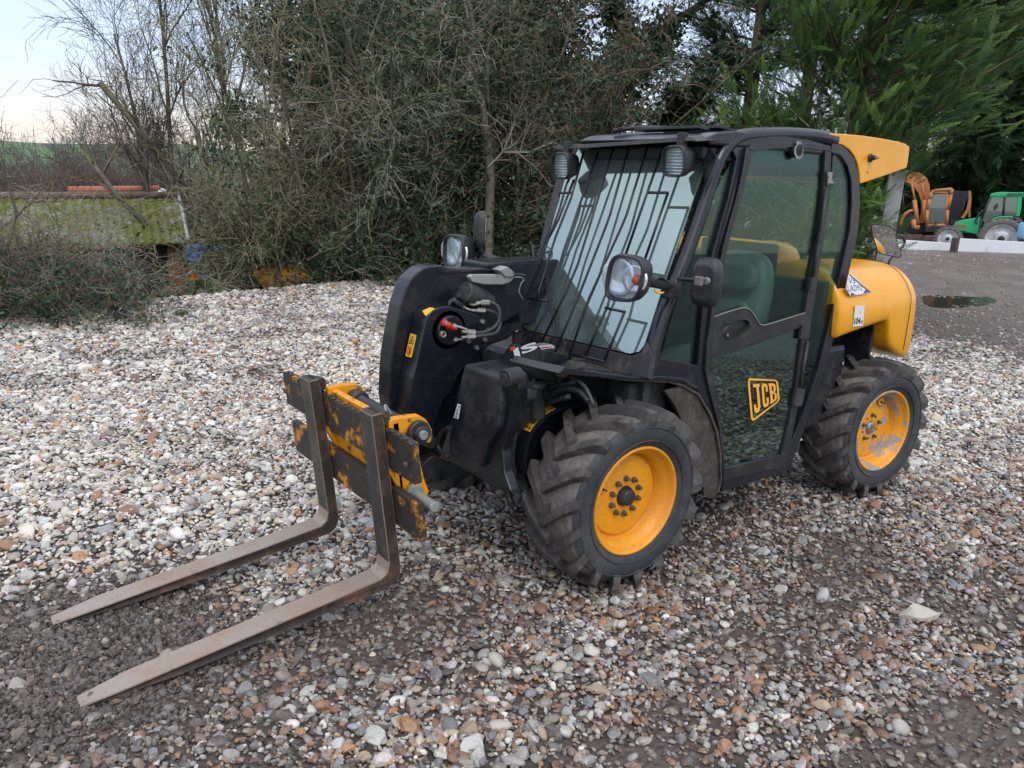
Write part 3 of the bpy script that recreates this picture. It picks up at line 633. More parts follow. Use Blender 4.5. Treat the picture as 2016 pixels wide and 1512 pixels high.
# stubs and collar above
b = MB(); c = PY(905, 585, 0.0)
P0, P1 = PY(912, 575, .02), PY(965, 600, .0)
b.cyl(P0, P0 + (P1 - P0) * .9, .050, 24, .1); b.cyl(PY(899, 580, .03), PY(915, 590, .03), .016, 12); b.tube([PY(890, 588, .03), PY(905, 598, .03), PY(918, 602, .03)], .010, 8)
b.tube([PY(u, v, .05) for u, v in ((884, 602), (886, 594), (893, 593), (902, 600), (910, 605))], .008, 8, smooth=4)
b.build('cylinder_head', BLKD, boom)
b = MB(); A = [PY(u, v, .03) for u, v in ((925, 546), (930, 541), (1004, 541), (1012, 547), (1004, 556), (990, 560), (955, 560), (930, 555))]; b.prism(A, [Vector((p.x, .0, p.z)) for p in A], .003); b.build('grey_bracket', GRYPIN, boom)
b = MB(); A = [PY(u, v, .04) for u, v in ((983, 532), (1000, 525), (1012, 535), (1013, 545), (995, 545))]; b.prism(A, [Vector((p.x, -.02, p.z)) for p in A], .004); b.build('sensor_switch', GRYPIN, boom); b = MB(); b.tube([PY(u, v, -.03) for u, v in ((1013, 546), (1026, 546), (1031, 552), (1026, 558), (1022, 575), (1030, 590))], .003, 6, smooth=3); b.build('sensor_wire', GRYPIN, boom)
def warn(name, fn, quad, n, parent, hori=False):
    Q = [fn(u, v) for u, v in quad]; b = MB(); sheet(b, Q, n, .003, .0015)
    b.mi = 1
    def poly(pts, off=.0034): 
        b.prism([bil(Q, x, y) + n * off for x, y in pts], [bil(Q, x, y) + n * (off - .001) for x, y in pts])
    for (pa, pb) in (((.5, .92), (.12, .58)), ((.12, .58), (.88, .58)), ((.88, .58), (.5, .92))):
        dx, dy = pb[0] - pa[0], pb[1] - pa[1]; l = math.hypot(dx, dy * 2); nx, ny = -dy * 2 / l * .045, dx / l * .0225
        poly([(pa[0] + nx, pa[1] + ny), (pb[0] + nx, pb[1] + ny), (pb[0] - nx, pb[1] - ny), (pa[0] - nx, pa[1] - ny)])
    poly([(.44, .62), (.56, .62), (.60, .70), (.47, .78), (.40, .70)])
    poly([(.36, .16), (.60, .14), (.66, .30), (.52, .40), (.38, .32)]); b.mi = 2
    cc = [(.5 + .36 * math.cos(t), .27 + .20 * math.sin(t)) for t in np.linspace(0, 2 * math.pi, 17)]; ci = [(.5 + .28 * math.cos(t), .27 + .155 * math.sin(t)) for t in np.linspace(0, 2 * math.pi, 17)]
    for i in range(16): poly([cc[i], cc[i + 1], ci[i + 1], ci[i]], .0042)
    poly([(.26, .38), (.32, .41), (.74, .16), (.68, .13)], .0048)
    return b.build(name, [LABY, INK, LABR], parent)
warn('warning_label', lambda u, v: PY(u, v, -.06), [(984, 582), (1002, 580), (1003, 622), (984, 625)], Vector((0, 1, 0)), boom)
# curved label on the housing's front, and one round the drum
FN = (PY(806, 785, 0) - PY(834, 652, 0)).normalized(); FNn = Vector((FN.z, 0, -FN.x)); FNn = FNn if FNn.x > 0 else -FNn
p_ = PY(819, 720, CY1)
warn('warning_label', lambda u, v: PLN(u, v, p_, FNn), [(809, 656), (821, 660), (811, 704), (799, 701)], FNn, hous)
ln_ = Vector((.72, .12, .68)).normalized(); lp_ = PY(846, 612, CY1 - .02) + ln_ * .006
b = MB(); Q = [PLN(u, v, lp_, ln_) for u, v in ((831, 612), (846, 605), (856, 607), (838, 622))]; b.prism(Q, [q - ln_ * .002 for q in Q]); b.build('yellow_label', LABY, hous)
# lower end of the nose
b = MB(); c = PY(842, 915, .05)
b.cyl(Vector((c.x, -.13, c.z)), Vector((c.x, .10, c.z)), .055, 28, .1); c = PY(851, 872, .20); b.cyl(Vector((c.x, -.06, c.z)), Vector((c.x, .20, c.z)), .026, 24, .1)
b.build('nose_boss', BLKD, nose)
# boom lift ram label plate behind the scuttle bracket: black cover with white letters
b = MB(); Qf = [(994, 700), (1062, 668), (1072, 690), (1010, 728)]
Q = [PX(u, v, .30) for u, v in ((970, 722), (1006, 676), (1076, 690), (1060, 745), (1000, 735))]; b.prism(Q, [p + Vector((-.12, 0, -.03)) for p in Q], .004)
cov = b.build('ram_cover', BLKD, T)
b = MB(); Xn = Vector((1, 0, 0)); Q = [PX(u, v, .302) for u, v in ((1000, 690), (1056, 672), (1062, 690), (1006, 712))]
put_text(b, 'JS', Q, Xn, .001, .03); b.mi = 1; Q2 = [PX(u, v, .302) for u, v in ((1005, 684), (1014, 681), (1015, 688), (1006, 691))]; b.prism([p + Xn * .002 for p in Q2], [p + Xn * .001 for p in Q2]); b.build('lettering', [WHT, AMB], cov)

# ---- scuttle bracket plate with horn-shaped slot, guard feet
b = MB(); zz = .905
A = [PX(u, v, .22) for u, v in ((1018, 705), (1040, 700), (1078, 714), (1100, 720), (1118, 712), (1145, 712), (1155, 716), (1150, 722), (1130, 728), (1105, 738), (1085, 734), (1072, 726), (1050, 722), (1030, 714))]
b.prism([p + Vector((.0, 0, .0)) for p in A], [p + Vector((-.008, 0, -.012)) for p in A], .001)
b.build('guard_bracket', MUDG if False else mat('muddy_bracket', (.12, .11, .095), .6, spot=(.04, .038, .036), spotscale=8, spotlo=.45, spothi=.7), T)
b = MB(); b.tube([PX(u, v, .235) for u, v in ((1018, 697), (1030, 688), (1048, 683), (1070, 681), (1090, 684), (1082, 690), (1066, 694), (1056, 703), (1043, 706))], [.004, .008, .010, .012, .008, .009, .010, .008, .004], 8, smooth=4)
b.mi = 1; Q = [PX(u, v, .25) for u, v in ((1060, 681), (1085, 679), (1092, 684), (1066, 688))]; b.prism(Q, [p + Vector((-.003, 0, -.002)) for p in Q]); b.mi = 2
Q = [bil([q + Vector((.001, 0, 0)) for q in Q], x, y) for x, y in ((.1, .35), (.9, .35), (.9, .6), (.1, .6))]; b.prism(Q, [p + Vector((-.001, 0, -.002)) for p in Q]); b.build('hook_bracket', [mat('muddy_bracket', None), WHT, LABR], T)
# small white handwritten tag on the housing
b = MB(); Q = [PX(u, v, .478) for u, v in ((901, 795), (907, 797), (902, 825), (893, 822))]; b.prism(Q, [p - Xn * .0015 for p in Q]); b.mi = 1
put_text(b, 'Toey', [Q[1] + Xn * .001, Q[2] + Xn * .001, Q[3] + Xn * .001, Q[0] + Xn * .001], Xn, .0006, 0); b.build('white_tag', [WHT, INK], T)

# ---- fork carriage (leans 7 degrees forward), hooks and forks
tl = .130; H0 = Vector((.863, 0, .127))
def K(a, y, bb): return Vector((H0.x + a * math.cos(tl) + bb * math.sin(tl), y, H0.z - a * math.sin(tl) + bb * math.cos(tl)))
def kprism(mb, pts, y0, y1, bev=0): mb.prism([K(a, y0, q) for a, q in pts], [K(a, y1, q) for a, q in pts], bev)
b = MB()
kprism(b, [(-.050, .430), (-.080, .430), (-.080, .585), (-.050, .585)], -.585, .585, .003)
for k in range(25):
    y = -.56 + k * .045
    kprism(b, [(-.052, .583), (-.066, .583), (-.066, .591), (-.052, .591)], y, y + .026, .001)
ub = b.build('upper_carriage_bar', CARR, T)
b = MB(); kprism(b, [(-.050, .200), (-.080, .200), (-.080, .352), (-.050, .352)], -.565, .58, .003); b.build('lower_carriage_bar', CARR, T)
for y in (-.565, .55): b = MB(); c = K(-.045, y, .50); b.cyl(c, K(-.035, y, .50), .011, 6); b.build('bolt', RUST, ub)
def inv(p): d = p - H0; return (d.x * math.cos(tl) - d.z * math.sin(tl), d.x * math.sin(tl) + d.z * math.cos(tl))
hookR = [(766, 829), (785, 823), (826, 818), (838, 825), (847, 838), (851, 847), (852, 859), (848, 870), (843, 873), (836, 869), (838, 850), (832, 836), (822, 832), (810, 838), (802, 850), (800, 866), (812, 876), (826, 905), (836, 945), (845, 968), (838, 980), (815, 985), (780, 955), (766, 930)]
for yy, nm in ((.40, 'a'), (-.12, 'b')):
    b = MB(); P = [inv(PY(u, v, .40)) for u, v in hookR]
    kprism(b, P, yy, yy - .035, .004); b.build('quick_hitch_hook', YELW, T)
b = MB()
kprism(b, [(-.082, .42), (-.11, .42), (-.11, .60), (-.082, .60)], -.14, .40, .004); kprism(b, [(-.082, .20), (-.10, .20), (-.10, .42), (-.082, .42)], -.14, .40, .004); b.build('hitch_back_plate', YELW, T)
pc = inv(PY(821, 850, .40))
b = MB(); b.cyl(K(pc[0], -.17, pc[1]), K(pc[0], .44, pc[1]), .030, 24); b.cyl(K(pc[0], -.12, pc[1]), K(pc[0], -.06, pc[1]), .044, 28); b.cyl(K(pc[0], .30, pc[1]), K(pc[0], .36, pc[1]), .046, 28)
b.cyl(K(pc[0], .40, pc[1]), K(pc[0], .425, pc[1]), .047, 28); b.mi = 1; b.cyl(K(pc[0], .42, pc[1]), K(pc[0], .455, pc[1]), .018, 18)
b.tube([K(pc[0] + .03, .27, pc[1] + .02), K(pc[0] + .05, .265, pc[1] + .06), K(pc[0] + .04, .245, pc[1] + .075), K(pc[0] + .02, .25, pc[1] + .03)], .005, 6, smooth=4); b.build('hitch_cross_tube', [BLKD, GRYPIN], T)
b = MB(); s_, e_ = PY(813, 972, .41), PY(856, 999, .545); b.cyl(s_, s_ + (e_ - s_).normalized() * .015, .040, 28); b.cyl(s_, e_, .021, 24, .2); b.build('locking_pin', GRYPIN, T)
# forks
def fork(y):
    t, w, Lf = .046, .05, 1.072
    prof = [(0, .655), (0, .055), (.012, .020), (.040, .004), (.3, 0), (Lf - .16, -.002), (Lf, -.010), (Lf, -.022), (Lf - .30, -.036), (.06, -.046), (.0, -.043), (-.025, -.030), (-.041, -.005), (-t, .03), (-t, .655)]
    b = MB(); n = len(prof); ys = []
    A = [K(a, y - w, q) for a, q in prof]; B = [K(a, y + w, q) for a, q in prof]
    for i in (5, 6, 7, 8):                                     # tip narrows
        k = {5: .0, 6: .017, 7: .017, 8: 0}[i]; A[i].y += k; B[i].y -= k
    va = [b.bm.verts.new(p) for p in A]; vb = [b.bm.verts.new(p) for p in B]; fs = [b.bm.faces.new(va), b.bm.faces.new(vb[::-1])]
    for i in range(n): fs.append(b.bm.faces.new((va[i], vb[i], vb[(i + 1) % n], va[(i + 1) % n])))
    fs[0].material_index = 1; fs[1].material_index = 1
    for i in range(n):
        m = 0 if 1 <= i <= 5 else 1
        if i == 0: m = 2
        fs[2 + i].material_index = m
    bmesh.ops.recalc_face_normals(b.bm, faces=fs)
    bmesh.ops.bevel(b.bm, geom=list({e for f in fs for e in f.edges}), offset=.003, segments=2, affect='EDGES', clamp_overlap=True)
    o = b.build('fork', [FTOP, FSID, FSHK], T)
    b = MB(); kprism(b, [(-.02, .655), (-t, .655), (-t - .034, .64), (-t - .034, .60), (-t - .004, .595), (-t - .004, .63)], y - .035, y + .035, .004)
    c = K(-t - .01, y + .03, .645); b.cyl(c, c + Vector((0, .022, 0)), .013, 14); b.build('fork_hook', FSID, o)
fork(.3586); fork(-.1915)

# ---- cab
cab = MB()
pathA = [(1272, 745), (1276, 727), (1290, 668), (1307, 612), (1338, 533), (1373, 435), (1393, 372), (1405, 335), (1418, 305), (1434, 284), (1452, 273), (1475, 268), (1540, 265), (1600, 268), (1640, 276)]
PA = [PS(u, v, -.03) for u, v in pathA]
cab.tube(PA, .034, 14, smooth=4)
PB = [Vector((p.x, YR, p.z)) for p in PA]; cab.tube(PB, .030, 12, smooth=4)
# rear frame band and belt
rearO = [(1640, 277), (1664, 290), (1682, 312), (1691, 345), (1693, 400), (1689, 460), (1672, 535), (1648, 640), (1622, 740), (1590, 830), (1552, 928)]
rearI = [(1636, 300), (1655, 306), (1668, 325), (1676, 355), (1677, 400), (1673, 455), (1656, 533), (1634, 636), (1609, 734), (1578, 822), (1542, 905)]
cab.ps(rearO + rearI[::-1], -.004, .05, .004)
A = [PS(u, v, -.004) for u, v in rearO]; RB = [Vector((p.x, YR, p.z)) for p in A]
# sill, lower front post, arch lip
cab.ps([(1421, 968), (1549, 928), (1560, 900), (1548, 893), (1545, 908), (1424, 945)], .0, .06, .004)
cab.ps([(1283, 746), (1340, 747), (1372, 766), (1395, 800), (1412, 845), (1422, 905), (1422, 950), (1428, 950), (1426, 870), (1412, 810), (1397, 765), (1388, 735), (1384, 722), (1340, 712), (1300, 706)], -.006, .03, .003)
# door-side front post (between quarter glass and door)
cab.ps([(1450, 312), (1470, 290), (1464, 330), (1445, 395), (1416, 492), (1396, 597), (1384, 722), (1374, 720), (1384, 600), (1404, 492), (1432, 395)], -.006, .05, .004)
cab.ps([(1440, 292), (1475, 281), (1560, 278), (1636, 288), (1636, 296), (1560, 286), (1478, 289), (1450, 312)], -.006, .05, .003)
# right-hand posts
for x, zb, ztp in ((-1.12, .9, 1.82), (-1.52, .9, 1.70)): cab.box((x, YR, (zb + ztp) / 2), (.05, .05, ztp - zb), .01)
cab.box((-.85, YR, .92), (1.4, .05, .06), .01)
# rear wall lower, rear window posts
cab.box((-1.47, .27, .87), (.05, .74, .66), .01); cab.box((-1.55, .25, 1.74), (.08, .66, .08), .02)
cab.build('cab_frame', BLK, T)
b = MB()                                                       # roof skin
rf = [(-.43, 1.815), (-.50, 1.842), (-.62, 1.858), (-.9, 1.866), (-1.15, 1.862), (-1.30, 1.850), (-1.30, 1.80), (-.46, 1.79)]
b.prism([Vector((x, YR - .02, z)) for x, z in rf], [Vector((x, .635, z)) for x, z in rf], .012, 3); b.build('roof', BLK, T)
b = MB()                                                       # loose black mat and slats lying on the roof
r = random.Random(4)
for k in range(7):
    x = -.56 - k * .085; b.box((x, .33 + r.uniform(-.02, .02), 1.866 + r.uniform(0, .010)), (.07, .42 + r.uniform(-.08, .04), .012), .002, Matrix.Rotation(r.uniform(-.05, .05), 3, 'Z') @ Matrix.Rotation(r.uniform(-.06, .08), 3, 'Y'))
b.tube([Vector((-.5, .05, 1.872)), Vector((-.6, .15, 1.885)), Vector((-.85, .3, 1.886)), Vector((-1.05, .5, 1.876))], .004, 6, smooth=4)
b.tube([Vector((-.5, .02, 1.862)), Vector((-.55, .12, 1.876)), Vector((-.62, .2, 1.880))], .010, 8, smooth=4)
b.build('roof_guard_slats', BLKD, T)
# windscreen in its frame
ws = [(1030, 648), (1118, 330), (1140, 292), (1384, 292), (1380, 345), (1345, 450), (1300, 580), (1268, 680), (1258, 692), (1240, 696)]
b = MB(); b.pg(ws, 0, .006); wsc = b.build('windscreen', SCRN, T)
bnd = [(1111, 352), (1150, 292), (1384, 292), (1380, 349)]
b = MB()
b.pg([(1018, 655), (1028, 640), (1034, 651), (1243, 700), (1262, 693), (1272, 672), (1284, 700), (1275, 745), (1190, 738), (1110, 722), (1020, 690)], .004, .03, .003)
b.pg([(1030, 648), (1118, 330), (1130, 300), (1110, 300), (1098, 340), (1018, 655)], -.002, .03, .003)
b.build('windscreen_surround', mat('weathered_surround', (.018, .019, .022), .45, spot=(.13, .095, .08), spotscale=9, spotlo=.5, spothi=.68, spotrough=.85, fine=.3), T); b = MB()
b.pg([(1355, 288), (1392, 282), (1412, 310), (1400, 345), (1388, 372), (1386, 345), (1376, 312)], .02, .02, .003)
b.build('windscreen_gusset', BLK, T)
# visor plate over the windscreen
b = MB(); vz = PG(1097, 289, .10)
A = [PG(u, v, .135) for u, v in ((1088, 288), (1200, 281), (1345, 269), (1360, 270), (1372, 278), (1356, 277), (1200, 288), (1098, 294))]
b.prism(A, [p + Vector((-.16, 0, .02)) for p in A], .001)
b.build('visor', mat('weathered_surround', None), T)
# bars
gd = MB(); off = .075
z6 = lambda L: [(1000 + x / 4.383, 230 + y / 4.383) for x, y in L]
z7 = lambda L: [(1000 + x / 4.383, 430 + y / 4.383) for x, y in L]
bars = [z6([(655, 300), (545, 700), (410, 1040), (265, 1500)]) + z7([(255, 690)]),
        z6([(530, 530), (500, 600), (445, 800), (300, 1190), (240, 1300), (175, 1500)]) + z7([(125, 800), (95, 930)]),
        z6([(445, 655), (435, 720), (330, 1030), (240, 1300)]) + z7([(170, 500), (168, 690)]),
        z6([(570, 540), (440, 880), (325, 1100)]),
        z6([(780, 300), (480, 1160)]) + z7([(400, 560), (348, 780), (240, 960), (130, 1190)]),
        z6([(915, 250), (700, 960)]) + z7([(602, 400), (500, 640), (290, 1070)]),
        z6([(1050, 240), (880, 850), (840, 960)]) + z7([(560, 800), (340, 1290)]),
        z6([(1210, 240), (1022, 850), (980, 950)]) + z7([(700, 690), (485, 1310)]),
        z6([(1340, 260), (1000, 1235)]),
        z6([(1380, 655), (1175, 1250)]),
        z7([(900, 600), (860, 760), (770, 960), (665, 1195)]), z7([(1005, 810), (920, 1020), (830, 1230)])]
cross = [z6([(1213, 655), (1382, 655)]), z7([(1000, 355), (1178, 388)]), z7([(840, 772), (1010, 808)]), z7([(530, 1170), (660, 1195), (838, 1236)]), z7([(168, 690), (350, 716)]), z6([(445, 657), (548, 655)])]
for L_ in bars: gd.tube([PG(u, v, off) for u, v in L_], .0058, 7)
for L_ in cross: gd.tube([PG(u, v, off) for u, v in L_], .0062, 7)
gd.build('windscreen_guard', BLK, T)
# wipers / cable
b = MB(); b.tube([PG(u, v, .03) for u, v in z7([(270, 240), (330, 480), (430, 860), (500, 1130)])], .004, 6); b.tube([PG(u, v, .03) for u, v in z7([(225, 250), (330, 560), (390, 900), (410, 1080)])], .004, 6)
b.tube([PG(u, v, .035) for u, v in z7([(210, 235), (240, 250), (275, 235)])], .006, 6); b.tube([PG(u, v, .04) for u, v in z7([(215, 240), (225, 330), (255, 380)])], .008, 6); b.build('wiper', PLA, T)
# quarter glass, door glass, rear quarter glass
b = MB(); b.ps([(1441, 318), (1425, 395), (1398, 492), (1377, 600), (1370, 722), (1340, 712), (1302, 704), (1318, 640), (1345, 560), (1385, 450), (1410, 375)], -.02, .005); b.build('side_window', GSID, T)
b = MB(); b.ps([(1642, 300), (1655, 308), (1668, 325), (1676, 355), (1677, 400), (1673, 455), (1656, 533), (1634, 636), (1609, 734), (1578, 822), (1570, 830), (1582, 740), (1600, 620), (1622, 480), (1636, 370)], -.015, .005); b.build('rear_side_window', GSID, T)
door = MB()
dO = [(1470, 290), (1480, 285), (1560, 280), (1634, 287), (1637, 300), (1634, 370), (1622, 470), (1606, 580), (1588, 690), (1572, 800), (1555, 880), (1547, 917), (1424, 948), (1423, 900), (1416, 840), (1400, 780), (1389, 730), (1392, 680), (1404, 595), (1424, 489), (1453, 391)]
def dp(uv, off=.006, th=.035, bev=.003): door.ps(uv, off, th, bev)
dp([(1470, 290), (1483, 298), (1470, 345), (1460, 391), (1432, 489), (1414, 595), (1408, 622), (1398, 706), (1404, 740), (1415, 801), (1424, 860), (1427, 922), (1424, 948), (1423, 900), (1416, 840), (1400, 780), (1389, 730), (1392, 680), (1404, 595), (1424, 489), (1453, 391)])
dp([(1480, 284), (1560, 279), (1634, 286), (1637, 300), (1626, 297), (1560, 290), (1483, 298), (1472, 292)], .007)
dp([(1637, 300), (1634, 370), (1622, 470), (1606, 580), (1588, 690), (1572, 800), (1555, 880), (1547, 917), (1538, 898), (1553, 840), (1566, 770), (1576, 690), (1582, 643), (1585, 615), (1594, 560), (1612, 470), (1620, 400), (1625, 297)], .008)
dp([(1424, 948), (1427, 922), (1480, 910), (1545, 893), (1550, 890), (1547, 917)], .009)
dp([(1408, 622), (1430, 614), (1458, 606), (1468, 606), (1478, 612), (1488, 626), (1500, 638), (1506, 640), (1540, 629), (1585, 615), (1582, 643), (1530, 661), (1464, 686), (1398, 706)], .0065)
do = door.build('door', mat('door_black', (.014, .015, .017), .42, spot=(.04, .038, .035), spotscale=6, fine=.2), T)
b = MB(); b.ps([(1483, 298), (1560, 290), (1626, 297), (1621, 400), (1612, 470), (1594, 560), (1585, 615), (1540, 629), (1506, 640), (1500, 638), (1488, 626), (1478, 612), (1468, 606), (1458, 606), (1430, 614), (1408, 622), (1414, 595), (1432, 489), (1460, 391), (1470, 345)], -.005, .005); b.build('upper_door_glass', GSID, do)
b = MB(); b.ps([(1398, 706), (1464, 686), (1530, 661), (1582, 643), (1576, 690), (1566, 770), (1553, 840), (1543, 893), (1480, 908), (1427, 922), (1424, 860), (1415, 801), (1404, 740)], -.004, .005); b.build('lower_door_glass', GLOW, do)
# rubber seal line, hinges, latch, handle
b = MB(); b.tube([PS(u, v, .009) for u, v in ((1406, 624), (1430, 615), (1458, 607), (1470, 607), (1480, 613), (1490, 628), (1502, 640), (1540, 630), (1585, 616))], .0025, 6, smooth=4)
b.mi = 1; b.tube([PS(u, v, .010) for u, v in ((1470, 294), (1460, 350), (1450, 391), (1424, 489), (1406, 590))], .004, 6, smooth=4); b.build('door_seal', [mat('pale_seal', (.25, .26, .23), .5), PLA], do)
for q in ([(1628, 338), (1643, 338), (1642, 366), (1628, 367)], [(1580, 640), (1597, 640), (1593, 668), (1576, 668)], [(1570, 766), (1586, 767), (1579, 800), (1564, 801)], [(1599, 548), (1608, 548), (1604, 574), (1594, 574)]):
    b = MB(); b.ps(q, .018, .02, .004); b.build('hinge', PLA, do)
b = MB(); b.ps([(1629, 340), (1640, 339), (1638, 349), (1642, 362), (1630, 361), (1632, 350)], .020, .004, .002); b.build('hinge_plate', STL, do)
for L_ in (((1626, 372), (1618, 440), (1608, 500), (1600, 545)), ((1590, 672), (1582, 720), (1575, 762))): b = MB(); b.tube([PS(u, v, .012) for u, v in L_], .009, 8); b.build('hinge_rod', PLA, do)
b = MB(); c = PS(1574, 296, .02); b.cyl(c - SN * .04, c + SN * .0, .030, 22, .1); b.build('catch_stay', INTER, do)
b = MB(); c = PS(1573, 297, .02); Q = [PS(u, v, .02) for u, v in ((1568, 278), (1578, 278), (1578, 286), (1582, 294), (1581, 306), (1575, 314), (1568, 312), (1564, 302), (1565, 290), (1569, 286))]; b.prism(Q, [p - SN * .004 for p in Q], .001); b.mi = 1; cc = PS(1573, 296, .0205); b.cyl(cc, cc + SN * .002, .005, 12); b.build('latch_disc', [STL, INK], do)
hd = MB(); z5 = lambda L: [(1280 + x / 3.476, 600 + y / 3.476) for x, y in L]
oo = z5([(490, 195), (510, 150), (550, 110), (610, 88), (665, 88), (695, 110), (697, 140), (670, 170), (620, 205), (575, 235), (530, 245), (498, 230)])
ii = z5([(545, 152), (560, 128), (600, 108), (650, 100), (682, 115), (680, 140), (655, 158), (600, 170), (560, 172)])
def interp_loop(L, n):
    L = L + [L[0]]; d = np.r_[0, np.cumsum([math.hypot(b[0] - a[0], b[1] - a[1]) for a, b in zip(L[:-1], L[1:])])]; t = np.linspace(0, d[-1], n, endpoint=False)
    return list(zip(np.interp(t, d, [p[0] for p in L]), np.interp(t, d, [p[1] for p in L])))
oo = interp_loop(oo, 24); ii = interp_loop(ii, 24)
def nearest_rot(O, I):
    k = min(range(24), key=lambda s: sum(math.hypot(O[j][0] - I[(j + s) % 24][0], O[j][1] - I[(j + s) % 24][1]) for j in range(24))); return [I[(j + k) % 24] for j in range(24)]
ii = nearest_rot(oo, ii)
for j in range(24):
    A = [oo[j], oo[(j + 1) % 24], ii[(j + 1) % 24], ii[j]]; P = [PS(*A[0], .007), PS(*A[1], .007), PS(*A[2], .026), PS(*A[3], .026)]
    hd.prism(P, [p - SN * .012 for p in P])
hd.mi = 1; hd.ps(ii, .0085, .002); hd.mi = 2; c = PS(1432, 660, .018); hd.cyl(c, c + SN * .004, .007, 14)
hd.build('door_handle', [PLA, INK, STL], do)
# maker's plate on the lower glass
Qv = [(1471, 744), (1531, 748), (1535, 790), (1479, 832)]; Q = [PS(u, v, -.002) for u, v in Qv]
b = MB()
def lp(pts): b.prism([bil(Q, x / 100, y / 100) + SN * .0012 for x, y in pts], [bil(Q, x / 100, y / 100) for x, y in pts])
R_ = [(8, 100), (90, 100), (97, 96), (100, 88), (100, 14), (97, 6), (90, 2), (9, 0), (3, 3), (0, 10), (0, 88), (3, 97)]
I_ = [(9, 95), (88, 95), (92, 93), (94, 88), (94, 14), (92, 10), (88, 7), (11, 5), (8, 7), (6, 11), (6, 88), (7, 93)]
for j in range(12): lp([R_[j], R_[(j + 1) % 12], I_[(j + 1) % 12], I_[j]])
lp([(16, 86), (37, 86), (37, 78), (34, 78), (34, 24), (30, 16), (24, 13), (17, 14), (13, 20), (13, 36), (20, 36), (20, 26), (24, 24), (26, 27), (26, 78), (16, 78)])
for q in ([(43, 78), (48, 86), (58, 86), (63, 80), (63, 60), (56, 60), (56, 76), (50, 76)], [(43, 78), (50, 76), (50, 24), (43, 21)], [(43, 21), (50, 24), (56, 24), (56, 40), (63, 40), (63, 20), (58, 14), (48, 14)]): lp(q)
for q in ([(67, 86), (80, 86), (80, 77), (77, 77), (77, 22), (80, 22), (80, 14), (67, 14), (67, 22), (69, 22), (69, 77), (67, 77)], [(80, 86), (86, 84), (90, 78), (90, 58), (87, 52), (83, 50), (83, 74), (80, 77)], [(77, 55), (83, 55), (83, 46), (77, 46)], [(83, 50), (87, 47), (91, 42), (91, 22), (87, 16), (80, 14), (80, 22), (84, 26), (84, 42)]): lp(q)
b.build('logo_decal', LOGOY, do)
# mudguard liner over the front wheel
mg = MB(); go = [(1132, 731), (1180, 738), (1233, 744), (1280, 746), (1318, 748), (1350, 757), (1378, 775), (1400, 812), (1414, 850), (1421, 895), (1422, 945), (1416, 968), (1404, 981), (1390, 976), (1388, 960)]
G0 = [PS(u, v, .004) for u, v in go]
cw = Vector((-.068, 0, .365)); 
def inner(p, k=.035): d = Vector((p.x - cw.x, 0, p.z - cw.z)); d = d.normalized() * k; return Vector((p.x, p.y, p.z)) - d
for j in range(len(G0) - 1):
    a, c = G0[j], G0[j + 1]; ai, ci = inner(a, .012), inner(c, .012)
    f = [mg.bm.verts.new(p) for p in (a, c, ci, ai)]; mg.bm.faces.new(f)
    bk = [Vector((p.x, .36, p.z)) for p in (a, c, ci, ai)]; g_ = [mg.bm.verts.new(p) for p in bk]
    mg.bm.faces.new((f[0], f[1], g_[1], g_[0])); mg.bm.faces.new((f[3], g_[3], g_[2], f[2]))
bmesh.ops.remove_doubles(mg.bm, verts=mg.bm.verts, dist=1e-5)
mg.ps([(1382, 775), (1400, 812), (1414, 850), (1421, 895), (1422, 945), (1416, 968), (1404, 981), (1390, 976), (1370, 955), (1366, 900), (1352, 850), (1330, 800), (1310, 770), (1340, 760), (1366, 768)], -.01, .02, .004)
mg.prism([Vector((x, .34, z)) for x, z in ((-.70, .3), (-.62, .75), (-.35, .88), (.30, .86), (.30, .80), (-.3, .80), (-.55, .70), (-.60, .3))], [Vector((x, .36, z)) for x, z in ((-.70, .3), (-.62, .75), (-.35, .88), (.30, .86), (.30, .80), (-.3, .80), (-.55, .70), (-.60, .3))])
mg.prism([Vector((-.66, .68, .28)), Vector((-.62, .68, .70)), Vector((-.50, .68, .84)), Vector((-.53, .68, .84)), Vector((-.66, .68, .70)), Vector((-.70, .68, .28))], [Vector((p[0], .30, p[1])) for p in ((-.66, .28), (-.62, .70), (-.50, .84), (-.53, .84), (-.66, .70), (-.70, .28))])
mg.build('mudguard', MUDG, T)
b = MB(); b.ps([(1100, 735), (1112, 722), (1190, 735), (1250, 742), (1300, 740), (1345, 744), (1375, 762), (1372, 768), (1345, 753), (1318, 750), (1233, 747), (1150, 741)], .012, .30, .004); b.build('mudguard_top', BLK, T)
